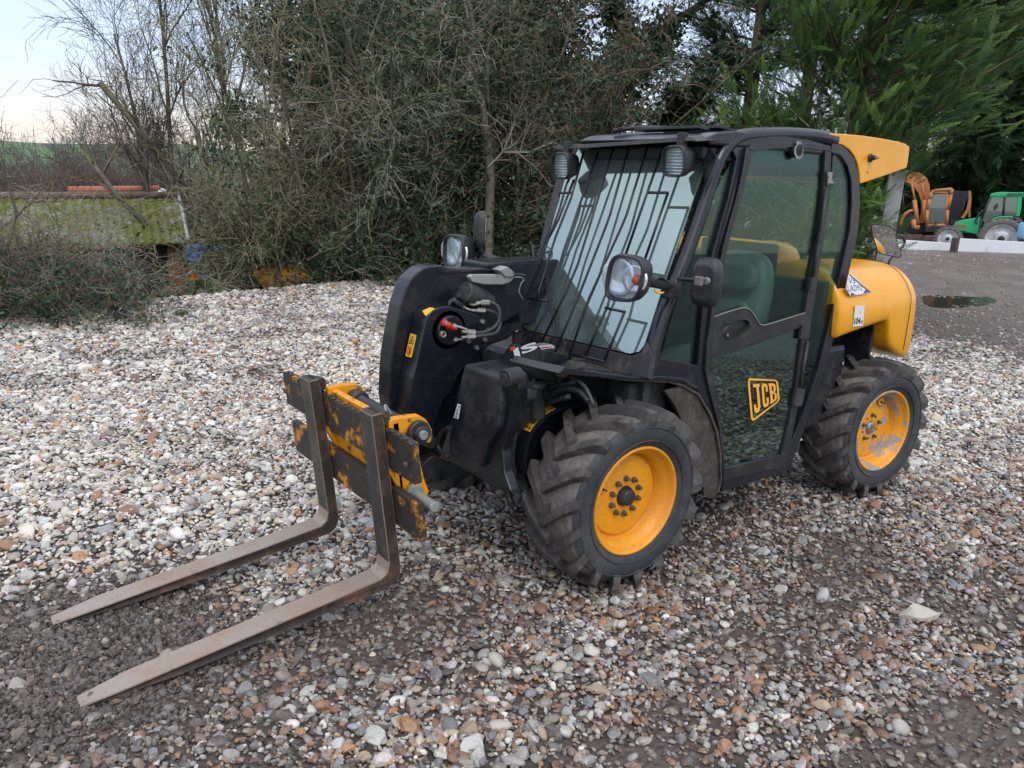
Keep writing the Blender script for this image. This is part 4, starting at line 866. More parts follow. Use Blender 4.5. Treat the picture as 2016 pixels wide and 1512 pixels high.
# inside the cab
for nm, c_, d_, bv in (('cab_floor', (-.75, .27, .32), (1.4, .72, .05), 0), ('cab_side_lining', (-.75, YR + .005, .60), (1.35, .02, .62), 0), ('front_bulkhead', (-.20, .28, .60), (.04, .74, .56), 0), ('seat_base', (-1.1, .27, .52), (.55, .55, .36), .03), ('headliner', (-.9, .26, 1.76), (.9, .70, .05), .01), ('side_console', (-.25, .55, .72), (.25, .14, .20), .03)):
    b = MB(); b.box(c_, d_, bv); b.build(nm, INTER, T)
def pillow(b, c, nrm, w, h, d, ks=((.55, .5), (.80, .46), (.95, .30), (1., .05), (1., -.2), (.93, -.5))):
    nrm = Vector(nrm).normalized(); rx = Vector((0, 0, 1)).cross(nrm).normalized(); up = nrm.cross(rx); L_ = [(math.copysign(abs(math.cos(t)) ** .6, math.cos(t)) * w / 2, math.copysign(abs(math.sin(t)) ** .6, math.sin(t)) * h / 2) for t in [2 * math.pi * i / 32 for i in range(32)]]
    R2 = [[b.bm.verts.new(Vector(c) + rx * x * k + up * y * k + nrm * d * z) for x, y in L_] for k, z in ks]; fs = [b.bm.faces.new(R2[0]), b.bm.faces.new(R2[-1])]
    for A_, B_ in zip(R2[:-1], R2[1:]):
        for i in range(32): q = b.bm.faces.new((A_[i], A_[(i + 1) % 32], B_[(i + 1) % 32], B_[i])); q.smooth = True; fs.append(q)
    bmesh.ops.recalc_face_normals(b.bm, faces=fs)
b = MB(); pillow(b, (-1.10, .36, 1.03), (1, .15, .22), .36, .62, .13); pillow(b, (-1.035, .365, 1.21), (1, .15, .22), .30, .15, .06); pillow(b, (-1.02, .37, .98), (1, .15, .22), .27, .26, .05); pillow(b, (-.86, .36, .77), (.15, 0, 1), .42, .44, .12); b.build('seat', SEATM, T); b = MB(); b.box((-1.44, .10, 1.08), (.03, .50, .56), .02); b.build('rear_panel', INTER, T)

b = MB(); c = Vector((-.48, .28, .98)); ax = Vector((-.5, 0, .85)).normalized(); a1 = ax.orthogonal().normalized(); a2 = ax.cross(a1)
b.tube([c + (a1 * math.cos(t) + a2 * math.sin(t)) * .17 for t in np.linspace(0, 2 * math.pi, 30)], .013, 8, cap=False)
b.tube([c, c - ax * .35], .03, 10); b.tube([c + a1 * .17, c, c - a1 * .17], .01, 6); b.tube([c + a2 * .17, c], .01, 6); b.build('steering_wheel', PLA, T)
b = MB(); b.box((-.28, .28, .93), (.10, .60, .10), .02); b.build('dashboard', PLA, T)

# ---- yellow bodywork
b = MB(); yo = [(1619, 262), (1654, 263), (1700, 267), (1740, 273), (1770, 279), (1783, 283), (1790, 288), (1791, 293), (1788, 318), (1785, 331), (1740, 347), (1694, 362), (1693, 345), (1690, 325), (1683, 308), (1673, 295), (1660, 286), (1640, 280), (1628, 277)]
A = [PS(u, v, .0) for u, v in yo]; b.prism(A, [Vector((p.x, YR - .01, p.z)) for p in A], .016, 4)
cowl = b.build('rear_roof_cowl', YEL, T)
b = MB(); c = PS(1712, 311, .0); b.cyl(c, c + SN * .012, .021, 20, .3); b.cyl(c + SN * .008, c + SN * .035, .014, 16, .3, .011); b.mi = 1; b.cyl(c + SN * .030, c + SN * .048, .008, 12, .3); b.build('marker_lamp', [PLA, STL], cowl)
b = MB(); c2 = PS(1708, 339, 0); b.cyl(c2 - SN * .002, c2 + SN * .004, .006, 10); b.build('screw', STL, cowl)
# bonnet: cross-sections marched from front to back
def section(x, top, low, hw):
    pr = [(.0, 0.), (.40, .0), (.64, .008), (.78, .040), (.89, .092), (.96, .15), (.995, .22)]
    return [(x, .18 + (hw - .18) * a, top - q) for a, q in pr] + [(x, hw, low + .05), (x, hw - .005, low), (x, .60 * hw / .715, low), (x, .18, low)]
low_at = lambda x: float(np.interp(x, [-2.7, -2.27, -2.10, -2.04, -2.01, -1.76, -1.5], [.74, .735, .80, .85, .972, .944, .905]))
b = MB(); rings = []
for x, hw, dz in ((-1.50, .715, 0), (-1.52, .715, 0), (-1.7, .715, 0), (-1.88, .715, 0), (-1.97, .715, 0), (-2.01, .715, 0), (-2.04, .715, 0), (-2.10, .715, 0), (-2.2, .715, .002), (-2.28, .712, .006), (-2.335, .70, .012), (-2.365, .67, .028), (-2.385, .61, .06), (-2.392, .50, .11)):
    rings.append([b.bm.verts.new(q) for q in section(x, 1.278 - dz, low_at(x), hw)])
fs = []
for A_, B_ in zip(rings[:-1], rings[1:]):
    for i in range(len(A_)): fs.append(b.bm.faces.new((A_[i], A_[(i + 1) % len(A_)], B_[(i + 1) % len(A_)], B_[i])))
fs.append(b.bm.faces.new(rings[0][::-1])); fs.append(b.bm.faces.new(rings[-1])); bmesh.ops.recalc_face_normals(b.bm, faces=fs)
for f in fs[:-2]: f.smooth = True
for e in b.bm.edges:
    if len(e.link_faces) == 2 and e.calc_face_angle() > .75: e.smooth = False
bon = b.build('bonnet', YEL, T); m = bon.modifiers.new('s', 'SUBSURF'); m.levels = m.render_levels = 2
b = MB(); sm_ = [Vector(q) + Vector((0, .003 if q[1] > .5 else 0, .002)) for q in section(-2.22, 1.278 - .003, .75, .713)[:8]]; b.tube(sm_, .0018, 6, smooth=4); b.build('panel_seam', INK, bon)
b = MB()                                                       # engine cover on the far side, with the domed cowl beside the boom
b.box((-1.62, -.50, 1.05), (1.35, .44, .55), .07, seg=4); hood = b.build('engine_cover', YEL, T)
b = MB(); b.lathe((-1.86, .02, 1.22), (0, 0, 1), [(.17, 0), (.165, .05), (.14, .095), (.09, .125), (.0, .135)], 28); b.box((-1.9, .0, 1.1), (.8, .5, .26), .05); b.build('domed_cowl', YEL, T)
b = MB(); b.box((-2.022, .40, .85), (.02, .46, .26), .004); b.build('arch_shade_panel', BLKD, T)  # dark panel added over the yellow leg, standing in for shade inside the arch
# stickers on the bonnet side
def YB(u, v): return PY(u, v, .7175)
Yn = Vector((0, 1, 0))
b = MB(); Q = [YB(u, v) for u, v in ((1684, 602), (1702, 601), (1699, 641), (1679, 643))]; b.prism(Q, [p - Yn * .001 for p in Q]); b.mi = 1
put_text(b, '104', [bil(Q, .05, .42), bil(Q, .70, .42), bil(Q, .70, .10), bil(Q, .05, .10)], Yn, .001, .03); put_text(b, 'dB', [bil(Q, .74, .28), bil(Q, .94, .28), bil(Q, .94, .10), bil(Q, .74, .10)], Yn, .001, .0); put_text(b, 'L', [bil(Q, .55, .74), bil(Q, .68, .74), bil(Q, .68, .62), bil(Q, .55, .62)], Yn, .001, .01)
b.build('noise_label', [WHT, INK], bon)
n2 = Vector((0, .94, .33)).normalized(); p2 = Vector((-1.55, .706, 1.10))
f2 = lambda u, v: PLN(u, v, p2, Vector((0, 1, .20)).normalized()) + Vector((0, .006, .002))
b = MB(); Qt = [f2(1668, 542), f2(1674, 541), f2(1713, 576), f2(1672, 583), f2(1664, 570)]; b.prism(Qt, [p - Vector((0, .001, 0)) for p in Qt]); b.mi = 1
Q = [f2(1666, 546), f2(1690, 548), f2(1704, 576), f2(1666, 580)]
put_text(b, 'V5', [f2(1668, 547), f2(1680, 548), f2(1682, 558), f2(1668, 560)], n2, .001, .0); put_text(b, 'LAD9Z', [f2(1666, 562), f2(1696, 561), f2(1697, 572), f2(1667, 575)], n2, .001, .0)
for q in ([(1668, 541), (1671, 541), (1713, 576), (1707, 575)], [(1697, 577), (1702, 570), (1712, 576), (1700, 578)], [(1672, 582), (1673, 576), (1682, 580), (1676, 583)]):
    Qq = [f2(u, v) + n2 * .001 for u, v in q]; b.prism(Qq, [p - n2 * .001 for p in Qq])
b.build('registration_label', [WHT, BLUEI], bon)

# ---- lamps and mirrors
def lamp_shape(w, h, k=.35): # rounded outline, local x right, y up
    pts = []
    for i in range(28):
        t = 2 * math.pi * i / 28; c, s = math.cos(t), math.sin(t); p_ = 2 / 3.4
        pts.append((w / 2 * abs(c) ** p_ * (1 if c > 0 else -1), h / 2 * abs(s) ** p_ * (1 if s > 0 else -1)))
    return pts
def lampbox(name, c, nrm, w, h, d, skew=0., rear=.55, hl=True, parent=T, flip=1):
    nrm = Vector(nrm).normalized(); rx = Vector((0, 0, 1)).cross(nrm).normalized(); up = nrm.cross(rx)
    L_ = lamp_shape(w, h); f = lambda k, dz: [c + rx * (x * k + skew * y * 1.) + up * (y * k * (1 - skew * 1.2 * x / w)) + nrm * dz for x, y in L_]
    b = MB(); secs = [f(.97, .008), f(1., 0), f(1.02, -.01), f(1.0, -d * .4), f(.88, -d * .7), f(rear, -d)]
    R2 = [[b.bm.verts.new(p) for p in s] for s in secs]; n = len(L_)
    for A_, B_ in zip(R2[:-1], R2[1:]):
        for i in range(n): q = b.bm.faces.new((A_[i], A_[(i + 1) % n], B_[(i + 1) % n], B_[i])); q.smooth = True
    b.bm.faces.new(R2[-1]); inn = [b.bm.verts.new(p) for p in f(.90, .008)]; ib = [b.bm.verts.new(p) for p in f(.86, -.02)]
    for i in range(n): b.bm.faces.new((R2[0][i], inn[i], inn[(i + 1) % n], R2[0][(i + 1) % n])); b.bm.faces.new((inn[i], ib[i], ib[(i + 1) % n], inn[(i + 1) % n]))
    bmesh.ops.recalc_face_normals(b.bm, faces=b.bm.faces); o = b.build(name, PLA, parent)
    b = MB(); q = f(.90, .0); b.prism(q, [p - nrm * .003 for p in q]); b.build('lens', LENS, o)
    b = MB(); q = f(.87, -.018); b.mi = 0; b.prism(q, [p - nrm * .003 for p in q])
    if hl:
        for sx_, r_ in ((-.22, .42), (.24, .30)):
            cc = c + rx * (w * sx_) + up * (h * .02) - nrm * .016; b.lathe(cc, nrm, [(h * r_ * .3, -.0), (h * r_ * .75, .004), (h * r_, .010), (h * r_ * 1.02, .0)], 24)
        b.prism([c + rx * w * .045 + up * h * .42 - nrm * .012, c + rx * w * .075 + up * h * .42 - nrm * .012, c + rx * w * .075 - up * h * .42 - nrm * .012, c + rx * w * .045 - up * h * .42 - nrm * .012], [c + rx * w * .045 + up * h * .42 - nrm * .017, c + rx * w * .075 + up * h * .42 - nrm * .017, c + rx * w * .075 - up * h * .42 - nrm * .017, c + rx * w * .045 - up * h * .42 - nrm * .017])
    else:
        for k in range(9):
            y = (-.4 + k * .1) * h; b.tube([c + rx * (-w * .4) + up * y - nrm * .012, c + rx * (w * .4) + up * y - nrm * .012], .0035, 6)
    b.build('reflector', REFL, o); return o, rx, up
c = PY(1229, 549, .74)
h1, rx, up = lampbox('headlight', c, (1, .15, -.02), .165, .175, .10, .12)
b = MB(); cc = c + rx * .048 + up * .0 + Vector((1, .15, 0)) * -.008; b.lathe(cc, (1, .15, 0), [(.0, .008), (.014, .006), (.019, 0)], 16); b.build('indicator', AMB, h1)
b = MB(); b.tube([c + Vector((-.09, 0, 0)), PY(1290, 556, .74), PY(1315, 562, .72), PY(1330, 566, .70)], [.03, .022, .02, .02], 10, smooth=3); b.tube([PY(1288, 552, .76), PY(1300, 546, .76), PY(1315, 556, .74), PY(1322, 570, .72)], .006, 6, smooth=4)
b.box(PY(1320, 575, .71), (.07, .05, .05), .01); b.mi = 1; b.tube([PY(1288, 570, .77), PY(1296, 577, .77), PY(1306, 576, .76)], .004, 6, smooth=4); b.build('headlight_bracket', [PLA, LABY], T)
cf = PY(893, 497, -.50); h2, rx2, up2 = lampbox('headlight', cf, (1, .1, -.02), .165, .175, .10, .0)
b = MB(); b.tube([cf + Vector((-.09, 0, 0)), cf + Vector((-.20, .05, -.03)), cf + Vector((-.35, .22, -.08))], [.03, .02, .02], 10, smooth=3); b.build('headlight_bracket', PLA, T)
# far mirror seen edge-on, near mirror from the front
def mirror(name, c, nrm, w, h, d, glass=True, lean=0.):
    nrm = Vector(nrm).normalized(); rx = Vector((0, 0, 1)).cross(nrm).normalized(); up = nrm.cross(rx); up = (up + rx * lean).normalized(); L_ = lamp_shape(w, h)
    f = lambda k, dz: [c + rx * x * k + up * y * k + nrm * dz for x, y in L_]; b = MB()
    R2 = [[b.bm.verts.new(p) for p in s] for s in (f(.97, -.012), f(1, -.004), f(1, 0), f(.97, d * .4), f(.88, d * .75), f(.68, d))]; n = len(L_)
    for A_, B_ in zip(R2[:-1], R2[1:]):
        for i in range(n): q = b.bm.faces.new((A_[i], A_[(i + 1) % n], B_[(i + 1) % n], B_[i])); q.smooth = True
    b.bm.faces.new(R2[0]); b.bm.faces.new(R2[-1]); bmesh.ops.recalc_face_normals(b.bm, faces=b.bm.faces); o = b.build(name, PLA, T)
    b = MB(); q = f(.90, -.013); b.prism(q, [p + nrm * .001 for p in q]); b.build('mirror_glass', MIRR, o); return o
cm = PY(1392, 556, .80); mo = mirror('side_mirror', cm, (1, .25, 0), .125, .20, .04)
b = MB(); b.tube([PY(1335, 549, .74), PY(1368, 551, .84), PY(1378, 552, .86)], .008, 8); b.tube([PY(1378, 552, .865), PY(1392, 553, .865)], .010, 8); b.mi = 1; c = PY(1376, 553, .87); b.box(c, (.02, .03, .035), .004); c = PY(1392, 553, .875); b.cyl(c - Vector((.0, 0, 0)), c + Vector((.012, .004, 0)), .014, 16); b.build('mirror_arm', [PLA, STL], T)
cm2 = PY(949, 455, -.46); mirror('side_mirror', cm2, (.86, -.50, .0), .12, .20, .04, lean=-.05)
b = MB(); b.tube([cm2 + Vector((0, 0, -.08)), cm2 + Vector((.0, .0, -.16)), cf + Vector((-.1, .03, -.02))], .012, 8); b.box(cm2 + Vector((.02, .03, -.07)), (.03, .03, .07), .004); b.build('mirror_arm', PLA, T)
# convex mirror at the rear corner, on its bent arm
b = MB(); ym = .30
Qm = [(1714, 442), (1720, 440), (1752, 444), (1759, 449), (1768, 480), (1775, 502), (1774, 506), (1768, 508), (1735, 501), (1727, 494), (1716, 460)]
pm_ = PY(1744, 474, ym); nm = (CAM - pm_).normalized(); nm = (nm + Vector((.16, .36, -.24))).normalized()
fm = lambda u, v, o=0: PLN(u, v, pm_, nm) + nm * o
q = [fm(u, v) for u, v in Qm]; b.prism(q, [p - nm * .02 for p in q], .003); mr_ = b.build('rear_mirror', PLA, T)
ctr = sum((Vector(p) for p in q), Vector()) / len(q); b = MB(); q2 = [ctr + (p - ctr) * .93 + nm * .002 for p in q]; b.prism(q2, [p - nm * .0015 for p in q2]); b.build('mirror_glass', MIRR, mr_)
b = MB(); b.tube([PY(u, v, ym - .03) for u, v in ((1765, 463), (1775, 465), (1781, 474), (1778, 484), (1766, 497), (1752, 512), (1748, 530))], .008, 8, smooth=4); b.build('mirror_arm', PLA, T)
# work lamps under the visor
for (u, v), y in (((1103, 327), None), ((1326, 318), None)):
    c = PG(u, v, .13); o, rx, up = lampbox('work_lamp', c, (1, .12, -.12), .115, .125, .085, 0., .8, False)
    b = MB(); b.box(c + Vector((-.04, 0, .085)), (.03, .035, .06), .004); b.build('lamp_bracket', BLKD, o)
# ------------------------------------------------------------------ vegetation builders
def hdir(u, v=400):
    d = ray(u, v); d.z = 0; return d.normalized()
def gpt(u, D): d = hdir(u) * D; return np.array([CAM.x + d.x, CAM.y + d.y, float(height(CAM.x + d.x, CAM.y + d.y))])
def atD(u, v, D):                                             # point seen at (u, v) at horizontal distance D
    d = ray(u, v); k = math.hypot(d.x, d.y); return CAM + d * (D / k)
def nrm(a): return a / np.maximum(np.linalg.norm(a, axis=-1, keepdims=True), 1e-9)
def poly_walk(r, O, Dr, Ln, k, wander, trop, bend=0.):
    n = len(O); P = np.empty((n, k + 1, 3)); P[:, 0] = O; d = nrm(Dr)
    for i in range(k):
        d = nrm(d + r.normal(0, wander, (n, 3)) + np.array([0, 0, trop])); P[:, i + 1] = P[:, i] + d * (Ln / k)[:, None]
    return P
def grow(r, root, rr, levels):
    """root (n,k+1,3), rr (n,k+1); levels: (children, length, k, spread, up, wander, trop, radius ratio, tmin)"""
    allP = [(root, rr)]; P, R = root, rr
    for (nc, Ln, k, spread, up, wander, trop, rt, tmin) in levels:
        n = len(P); idx = np.repeat(np.arange(n), nc); t = r.uniform(tmin, 1., len(idx)) * (P.shape[1] - 1); i = np.minimum(t.astype(int), P.shape[1] - 2); f = (t - i)[:, None]
        O = P[idx, i] * (1 - f) + P[idx, i + 1] * f; T_ = nrm(P[idx, i + 1] - P[idx, i]); rb = R[idx, i] * (1 - f[:, 0]) + R[idx, i + 1] * f[:, 0]
        d = T_ + nrm(r.normal(0, 1, (len(idx), 3))) * spread + np.array([0, 0, up]); l = Ln * r.uniform(.45, 1.25, len(idx))
        P2 = poly_walk(r, O, d, l, k, wander, trop); r0 = np.minimum(rb * rt, rb * .95); R2 = r0[:, None] * np.linspace(1, .35, k + 1)[None]
        allP.append((P2, R2)); P, R = P2, R2
    return allP
def seg_mesh(allP, rmin=.0012):
    A, B, ra, rb = [], [], [], []
    for P, R in allP:
        A.append(P[:, :-1].reshape(-1, 3)); B.append(P[:, 1:].reshape(-1, 3)); ra.append(R[:, :-1].ravel()); rb.append(R[:, 1:].ravel())
    A = np.vstack(A); B = np.vstack(B); ra = np.maximum(np.concatenate(ra), rmin); rb = np.maximum(np.concatenate(rb), rmin); n = len(A)
    t = nrm(B - A); h = np.where(np.abs(t[:, 2:3]) > .9, np.array([[1., 0, 0]]), np.array([[0, 0, 1.]])); a = nrm(np.cross(t, h)); b = np.cross(t, a)
    V = np.empty((n, 6, 3))
    for k in range(3):
        c, s = math.cos(2.0944 * k), math.sin(2.0944 * k); o = a * c + b * s; V[:, k] = A + o * ra[:, None]; V[:, k + 3] = B + o * rb[:, None]
    base = np.arange(n)[:, None] * 6; F = np.concatenate([base + np.array([[k, (k + 1) % 3, (k + 1) % 3 + 3, k + 3]]) for k in range(3)])
    return V.reshape(-1, 3), F, np.repeat(np.random.default_rng(n).random(n), 6)
def leaf_mesh(r, C, size, flat=.6, asp=.8, nbias=(0, 0, .5)):
    n = len(C); nn = nrm(r.normal(0, 1, (n, 3)) + np.array(nbias)); h = nrm(r.normal(0, 1, (n, 3))); a = nrm(np.cross(nn, h)); b = np.cross(nn, a); s = (size * r.uniform(.6, 1.35, n))[:, None]
    V = np.stack([C - a * s, C - b * s * asp * .7 + nn * s * .15, C + a * s, C + b * s * asp * .7 + nn * s * .15], 1); F = np.arange(n * 4).reshape(-1, 4)
    return V.reshape(-1, 3), F, np.repeat(r.random(n), 4)
def rampmat(name, cols, rough=.6, scale=.5, trans=0., sheen=.4):
    global nt, L, geo
    m = bpy.data.materials.new(name); m.use_nodes = True; nt = m.node_tree; nt.nodes.clear(); L = nt.links.new; geo = N(nt, 'ShaderNodeNewGeometry')
    o = N(nt, 'ShaderNodeOutputMaterial'); b = N(nt, 'ShaderNodeBsdfPrincipled'); a = attr('rnd'); nz = noi(scale, 3)
    ad_ = N(nt, 'ShaderNodeMath'); ad_.operation = 'MULTIPLY_ADD'; L(a.outputs['Fac'], ad_.inputs[0]); ad_.inputs[1].default_value = .6; 
    m2 = N(nt, 'ShaderNodeMath'); m2.operation = 'MULTIPLY_ADD'; L(nz.outputs[0], m2.inputs[0]); m2.inputs[1].default_value = 1.1; m2.inputs[2].default_value = -.35; L(m2.outputs[0], ad_.inputs[2])
    c = cramp(ad_.outputs[0], [(i / (len(cols) - 1) * .9 + .05, q) for i, q in enumerate(cols)]); L(c, b.inputs['Base Color']); b.inputs['Roughness'].default_value = rough; b.inputs['Specular IOR Level'].default_value = sheen
    if trans:
        t = N(nt, 'ShaderNodeBsdfTranslucent'); L(c, t.inputs[0]); x = N(nt, 'ShaderNodeMixShader'); x.inputs[0].default_value = trans; L(b.outputs[0], x.inputs[1]); L(t.outputs[0], x.inputs[2]); L(x.outputs[0], o.inputs[0])
    else: L(b.outputs[0], o.inputs[0])
    return m
TW_OL = rampmat('olive_twigs', [(.09, .08, .045), (.20, .18, .10), (.32, .295, .18), (.44, .42, .31)], .8, 1.2)
TW_GR = rampmat('grey_twigs', [(.14, .135, .105), (.30, .285, .235), (.48, .46, .39)], .8, 1.5)
TW_BR = rampmat('brown_twigs', [(.09, .068, .048), (.22, .155, .105), (.36, .275, .20)], .8, 1.5)
TW_SK = rampmat('dark_bare_twigs', [(.045, .04, .035), (.08, .068, .058), (.12, .105, .09)], .8, 1.)
TW_RD = rampmat('reddish_far_twigs', [(.09, .065, .06), (.15, .10, .085), (.20, .15, .13)], .9, .3)
TW_FG = rampmat('grey_far_twigs', [(.08, .085, .085), (.13, .13, .13), (.18, .175, .17)], .9, .3)
BARK = rampmat('mossy_bark', [(.06, .05, .035), (.13, .12, .075), (.24, .22, .18)], .85, 5.)
IVY = rampmat('ivy_leaves', [(.014, .034, .020), (.030, .068, .038), (.052, .105, .052), (.085, .15, .07)], .42, .8, .12)
IVYO = rampmat('olive_ivy_leaves', [(.022, .038, .016), (.045, .075, .028), (.085, .12, .042)], .45, .8, .15)
CYP = rampmat('cypress_bright', [(.022, .06, .024), (.050, .118, .040), (.135, .245, .05), (.34, .46, .09)], .6, .6, .2)
CYPD = rampmat('cypress_dark', [(.014, .038, .022), (.030, .072, .032), (.055, .115, .042), (.09, .16, .05)], .6, .6, .15)

def shrub(name, label, cat, group, u, D, n0, Ht, lean, lv, seed, mt, nleaf=0, lsize=.03, lmat=None, r0=.035, spread0=.5, extra=None, leafz=(0, 1.), k0=7, base=None, rmin=.0022, curl=.10, trop0=.02):
    r = np.random.default_rng(seed); G = gpt(u, D) if base is None else np.array(base)
    t = thing(name, label, cat, (float(G[0]), float(G[1]), float(G[2])), group)
    O = G[None] + np.c_[r.normal(0, .25, (n0, 2)) * spread0, np.zeros(n0)]; rt = np.array([-cR.x, -cR.y, 0.]); fw = np.array([cF.x, cF.y, 0.]); fw /= np.linalg.norm(fw); R3 = np.array([cR.x, cR.y, 0]); R3 /= np.linalg.norm(R3)
    d = np.c_[r.normal(0, spread0, (n0, 2)), np.ones(n0)] + (R3 * lean[0] + fw * lean[1])[None]
    root = poly_walk(r, O, d, Ht * r.uniform(.7, 1.1, n0), k0, curl, trop0); rr = r0 * r.uniform(.6, 1.1, n0)[:, None] * np.linspace(1, .35, k0 + 1)[None]
    al = grow(r, root, rr, lv)
    V, F, rn = seg_mesh(al[:2], rmin); raw('trunk', V, F, BARK, t, rn)
    V, F, rn = seg_mesh(al[2:], rmin); raw('crown', V, F, mt, t, rn)
    if nleaf:
        P = np.concatenate([p.reshape(-1, 3) for p, _ in al[1:-1]]) if len(al) > 3 else al[-1][0].reshape(-1, 3)
        z0, z1 = G[2], G[2] + Ht; zz = (P[:, 2] - z0) / (z1 - z0); P = P[(zz > leafz[0]) & (zz < leafz[1])]
        C = P[r.integers(0, len(P), nleaf)] + r.normal(0, .06, (nleaf, 3)); V, F, rn = leaf_mesh(r, C, lsize); raw('leaves', V, F, lmat, t, rn)
    return t
# levels: (children, length, k, spread, up, wander, trop, radius ratio, tmin)
LV = [(9, 1.7, 6, .9, .0, .22, -.02, .55, .15), (7, .9, 5, 1.0, .0, .28, -.03, .5, .1), (5, .45, 4, 1.1, .0, .33, -.02, .5, .1)]
LVd = [(10, 1.35, 7, 1.0, .05, .22, -.02, .6, .1), (5, .85, 6, 1.1, .0, .28, -.05, .55, .1), (4, .42, 4, 1.2, .0, .35, -.03, .6, .1)]
hb = 'tangled hawthorns and elders behind the gravel edge'
for i, (u, D, lab, mt, lm, lean, ht, nl) in enumerate([
    (500, 13.2, 'olive green tangled hawthorn nearest the mossy shed, hanging over the gravel edge', TW_OL, IVYO, (.0, -.1), 3.4, 2200),
    (590, 14.2, 'hawthorn with lichen covered twigs above the yellow trailer', TW_OL, IVYO, (-.12, -.2), 6.4, 5000),
    (720, 13.6, 'grey twigged hawthorn over the gravel edge, between the yellow trailer and the boom', TW_GR, IVYO, (.0, -.2), 6.2, 13000),
    (850, 14.4, 'hawthorn with pale lichen twigs directly behind the boom and far headlight', TW_OL, IVY, (.1, -.1), 6.2, 15000),
    (985, 14.0, 'brown twigged thorn bush to the left of the cab windscreen', TW_BR, IVY, (.1, -.2), 5.2, 13000),
    (1110, 14.6, 'brown tangled bush behind the work lamps at the front of the cab roof', TW_BR, IVY, (.2, -.1), 4.2, 9000)]):
    shrub('hawthorn_bush', lab, 'bush', hb, u, D, 9, ht, lean, LVd, 340 + i, mt, nl, .036, lm, .045, .10 if u < 520 else .32, rmin=.0032, leafz=(0, .5 if u < 600 else 1.))
# the mottled pale limb in the middle
def limb(b, pts, D, r): b.tube([atD(u, v, D) for u, v in pts], r, 8, smooth=4)
t = thing('elder_tree', 'old elder with one crooked pale limb standing among the hawthorns', 'tree', tuple(gpt(965, 13.2)))
b = MB(); g_ = gpt(965, 13.2)
b.tube([Vector(g_), atD(965, 330, 13.2), atD(955, 240, 13.1), atD(945, 195, 13.), atD(922, 140, 13.), atD(932, 80, 12.9), atD(925, 10, 12.9), atD(915, -60, 12.9)], [.09, .075, .06, .055, .055, .05, .04, .03], 8, smooth=4)
limb(b, [(922, 145), (900, 165), (885, 160), (893, 195), (910, 215)], 13., [.04, .03, .03, .02]); limb(b, [(932, 85), (905, 50), (880, 10)], 12.9, [.035, .02, .012]); limb(b, [(925, 60), (960, 30), (975, 0)], 12.9, [.035, .02, .012]); limb(b, [(915, 218), (870, 225), (800, 245), (740, 262)], 12.9, [.028, .02, .01])
o = b.build('trunk', BARK, t); a = o.data.attributes.new('rnd', 'FLOAT', 'POINT'); a.data.foreach_set('value', np.full(len(o.data.vertices), .8, np.float32))
r = np.random.default_rng(77); root = np.array([[list(atD(u, v, 12.9)) for u, v in ((932, 120), (925, 60), (915, 0), (905, -60), (900, -120))], [list(atD(u, v, 12.9)) for u, v in ((915, 218), (870, 225), (800, 245), (740, 262), (690, 270))], [list(atD(u, v, 12.8)) for u, v in ((960, 330), (990, 300), (1040, 300), (1090, 280), (1120, 300))]])
V, F, rn = seg_mesh(grow(r, root, np.full((3, 5), .02), [(9, 1.2, 5, 1., .1, .25, 0, .6, .05), (7, .7, 5, 1., 0, .3, 0, .6, .05), (4, .35, 4, 1.1, 0, .3, 0, .6, .1)]), .0022); raw('crown', V, F, TW_GR, t, rn)

# dense evergreen ivy bushes behind
def ivymass(label, u, D, W_, zt, seed, n, mt=None, blobs=26, lift=0.):
    r = np.random.default_rng(seed); G = gpt(u, D); t = thing('ivy_bush', label, 'bush', tuple(G), 'ivy covered evergreens at the back')
    fw = np.array([cF.x, cF.y, 0.]); fw /= np.linalg.norm(fw); R3 = np.array([-fw[1], fw[0], 0]) * -1
    z0 = G[2] + lift
    bc = G[None] + R3[None] * r.normal(0, W_ * .5, blobs)[:, None] + fw[None] * r.normal(0, .5, blobs)[:, None]; bc[:, 2] = z0 + (zt - z0) * r.random(blobs) ** .8; br = r.uniform(.35, 1.0, blobs) * (1 if D < 30 else 1.8)
    k = r.choice(blobs, n, p=br ** 2 / (br ** 2).sum()); d = nrm(r.normal(0, 1, (n, 3))); C = bc[k] + d * (br[k] * r.uniform(.55, 1.08, n))[:, None]; C[:, 2] -= .1 * r.random(n)
    V, F, rn = leaf_mesh(r, C, .058 if D < 30 else .16, nbias=(0, 0, .6)); raw('leaves', V, F, mt or IVY, t, rn)
    root = poly_walk(r, np.repeat(G[None], 5, 0) + r.normal(0, .3, (5, 3)) * [1, 1, 0], np.c_[r.normal(0, .3, (5, 2)), np.ones(5)], np.full(5, zt - G[2]), 6, .12, .02)
    V, F, rn = seg_mesh(grow(r, root, np.full((5, 7), .06), [(9, 1.4, 5, .9, .1, .2, 0, .5, .2), (5, .7, 4, 1., 0, .3, 0, .5, .2)]), .003); raw('trunk', V, F, BARK, t, rn)
for i, (u, D, w_, zt, n, lab) in enumerate([(580, 17.5, 1.3, 3.0, 18000, 'dark ivy bush behind the hawthorns above the yellow trailer'), (700, 17., 1.6, 4.6, 26000, 'dark ivy bush behind the grey hawthorn, left of the boom'),
        (850, 17., 1.5, 5.2, 30000, 'tall dark ivy bush behind the far headlight'), (990, 16.5, 1.3, 5.2, 30000, 'tall dark ivy bush behind the crooked pale limb'), (1110, 16.6, 1.0, 3.7, 20000, 'ivy bush low behind the left end of the cab roof')]):
    ivymass(lab, u, D, w_, zt, 60 + i, n)
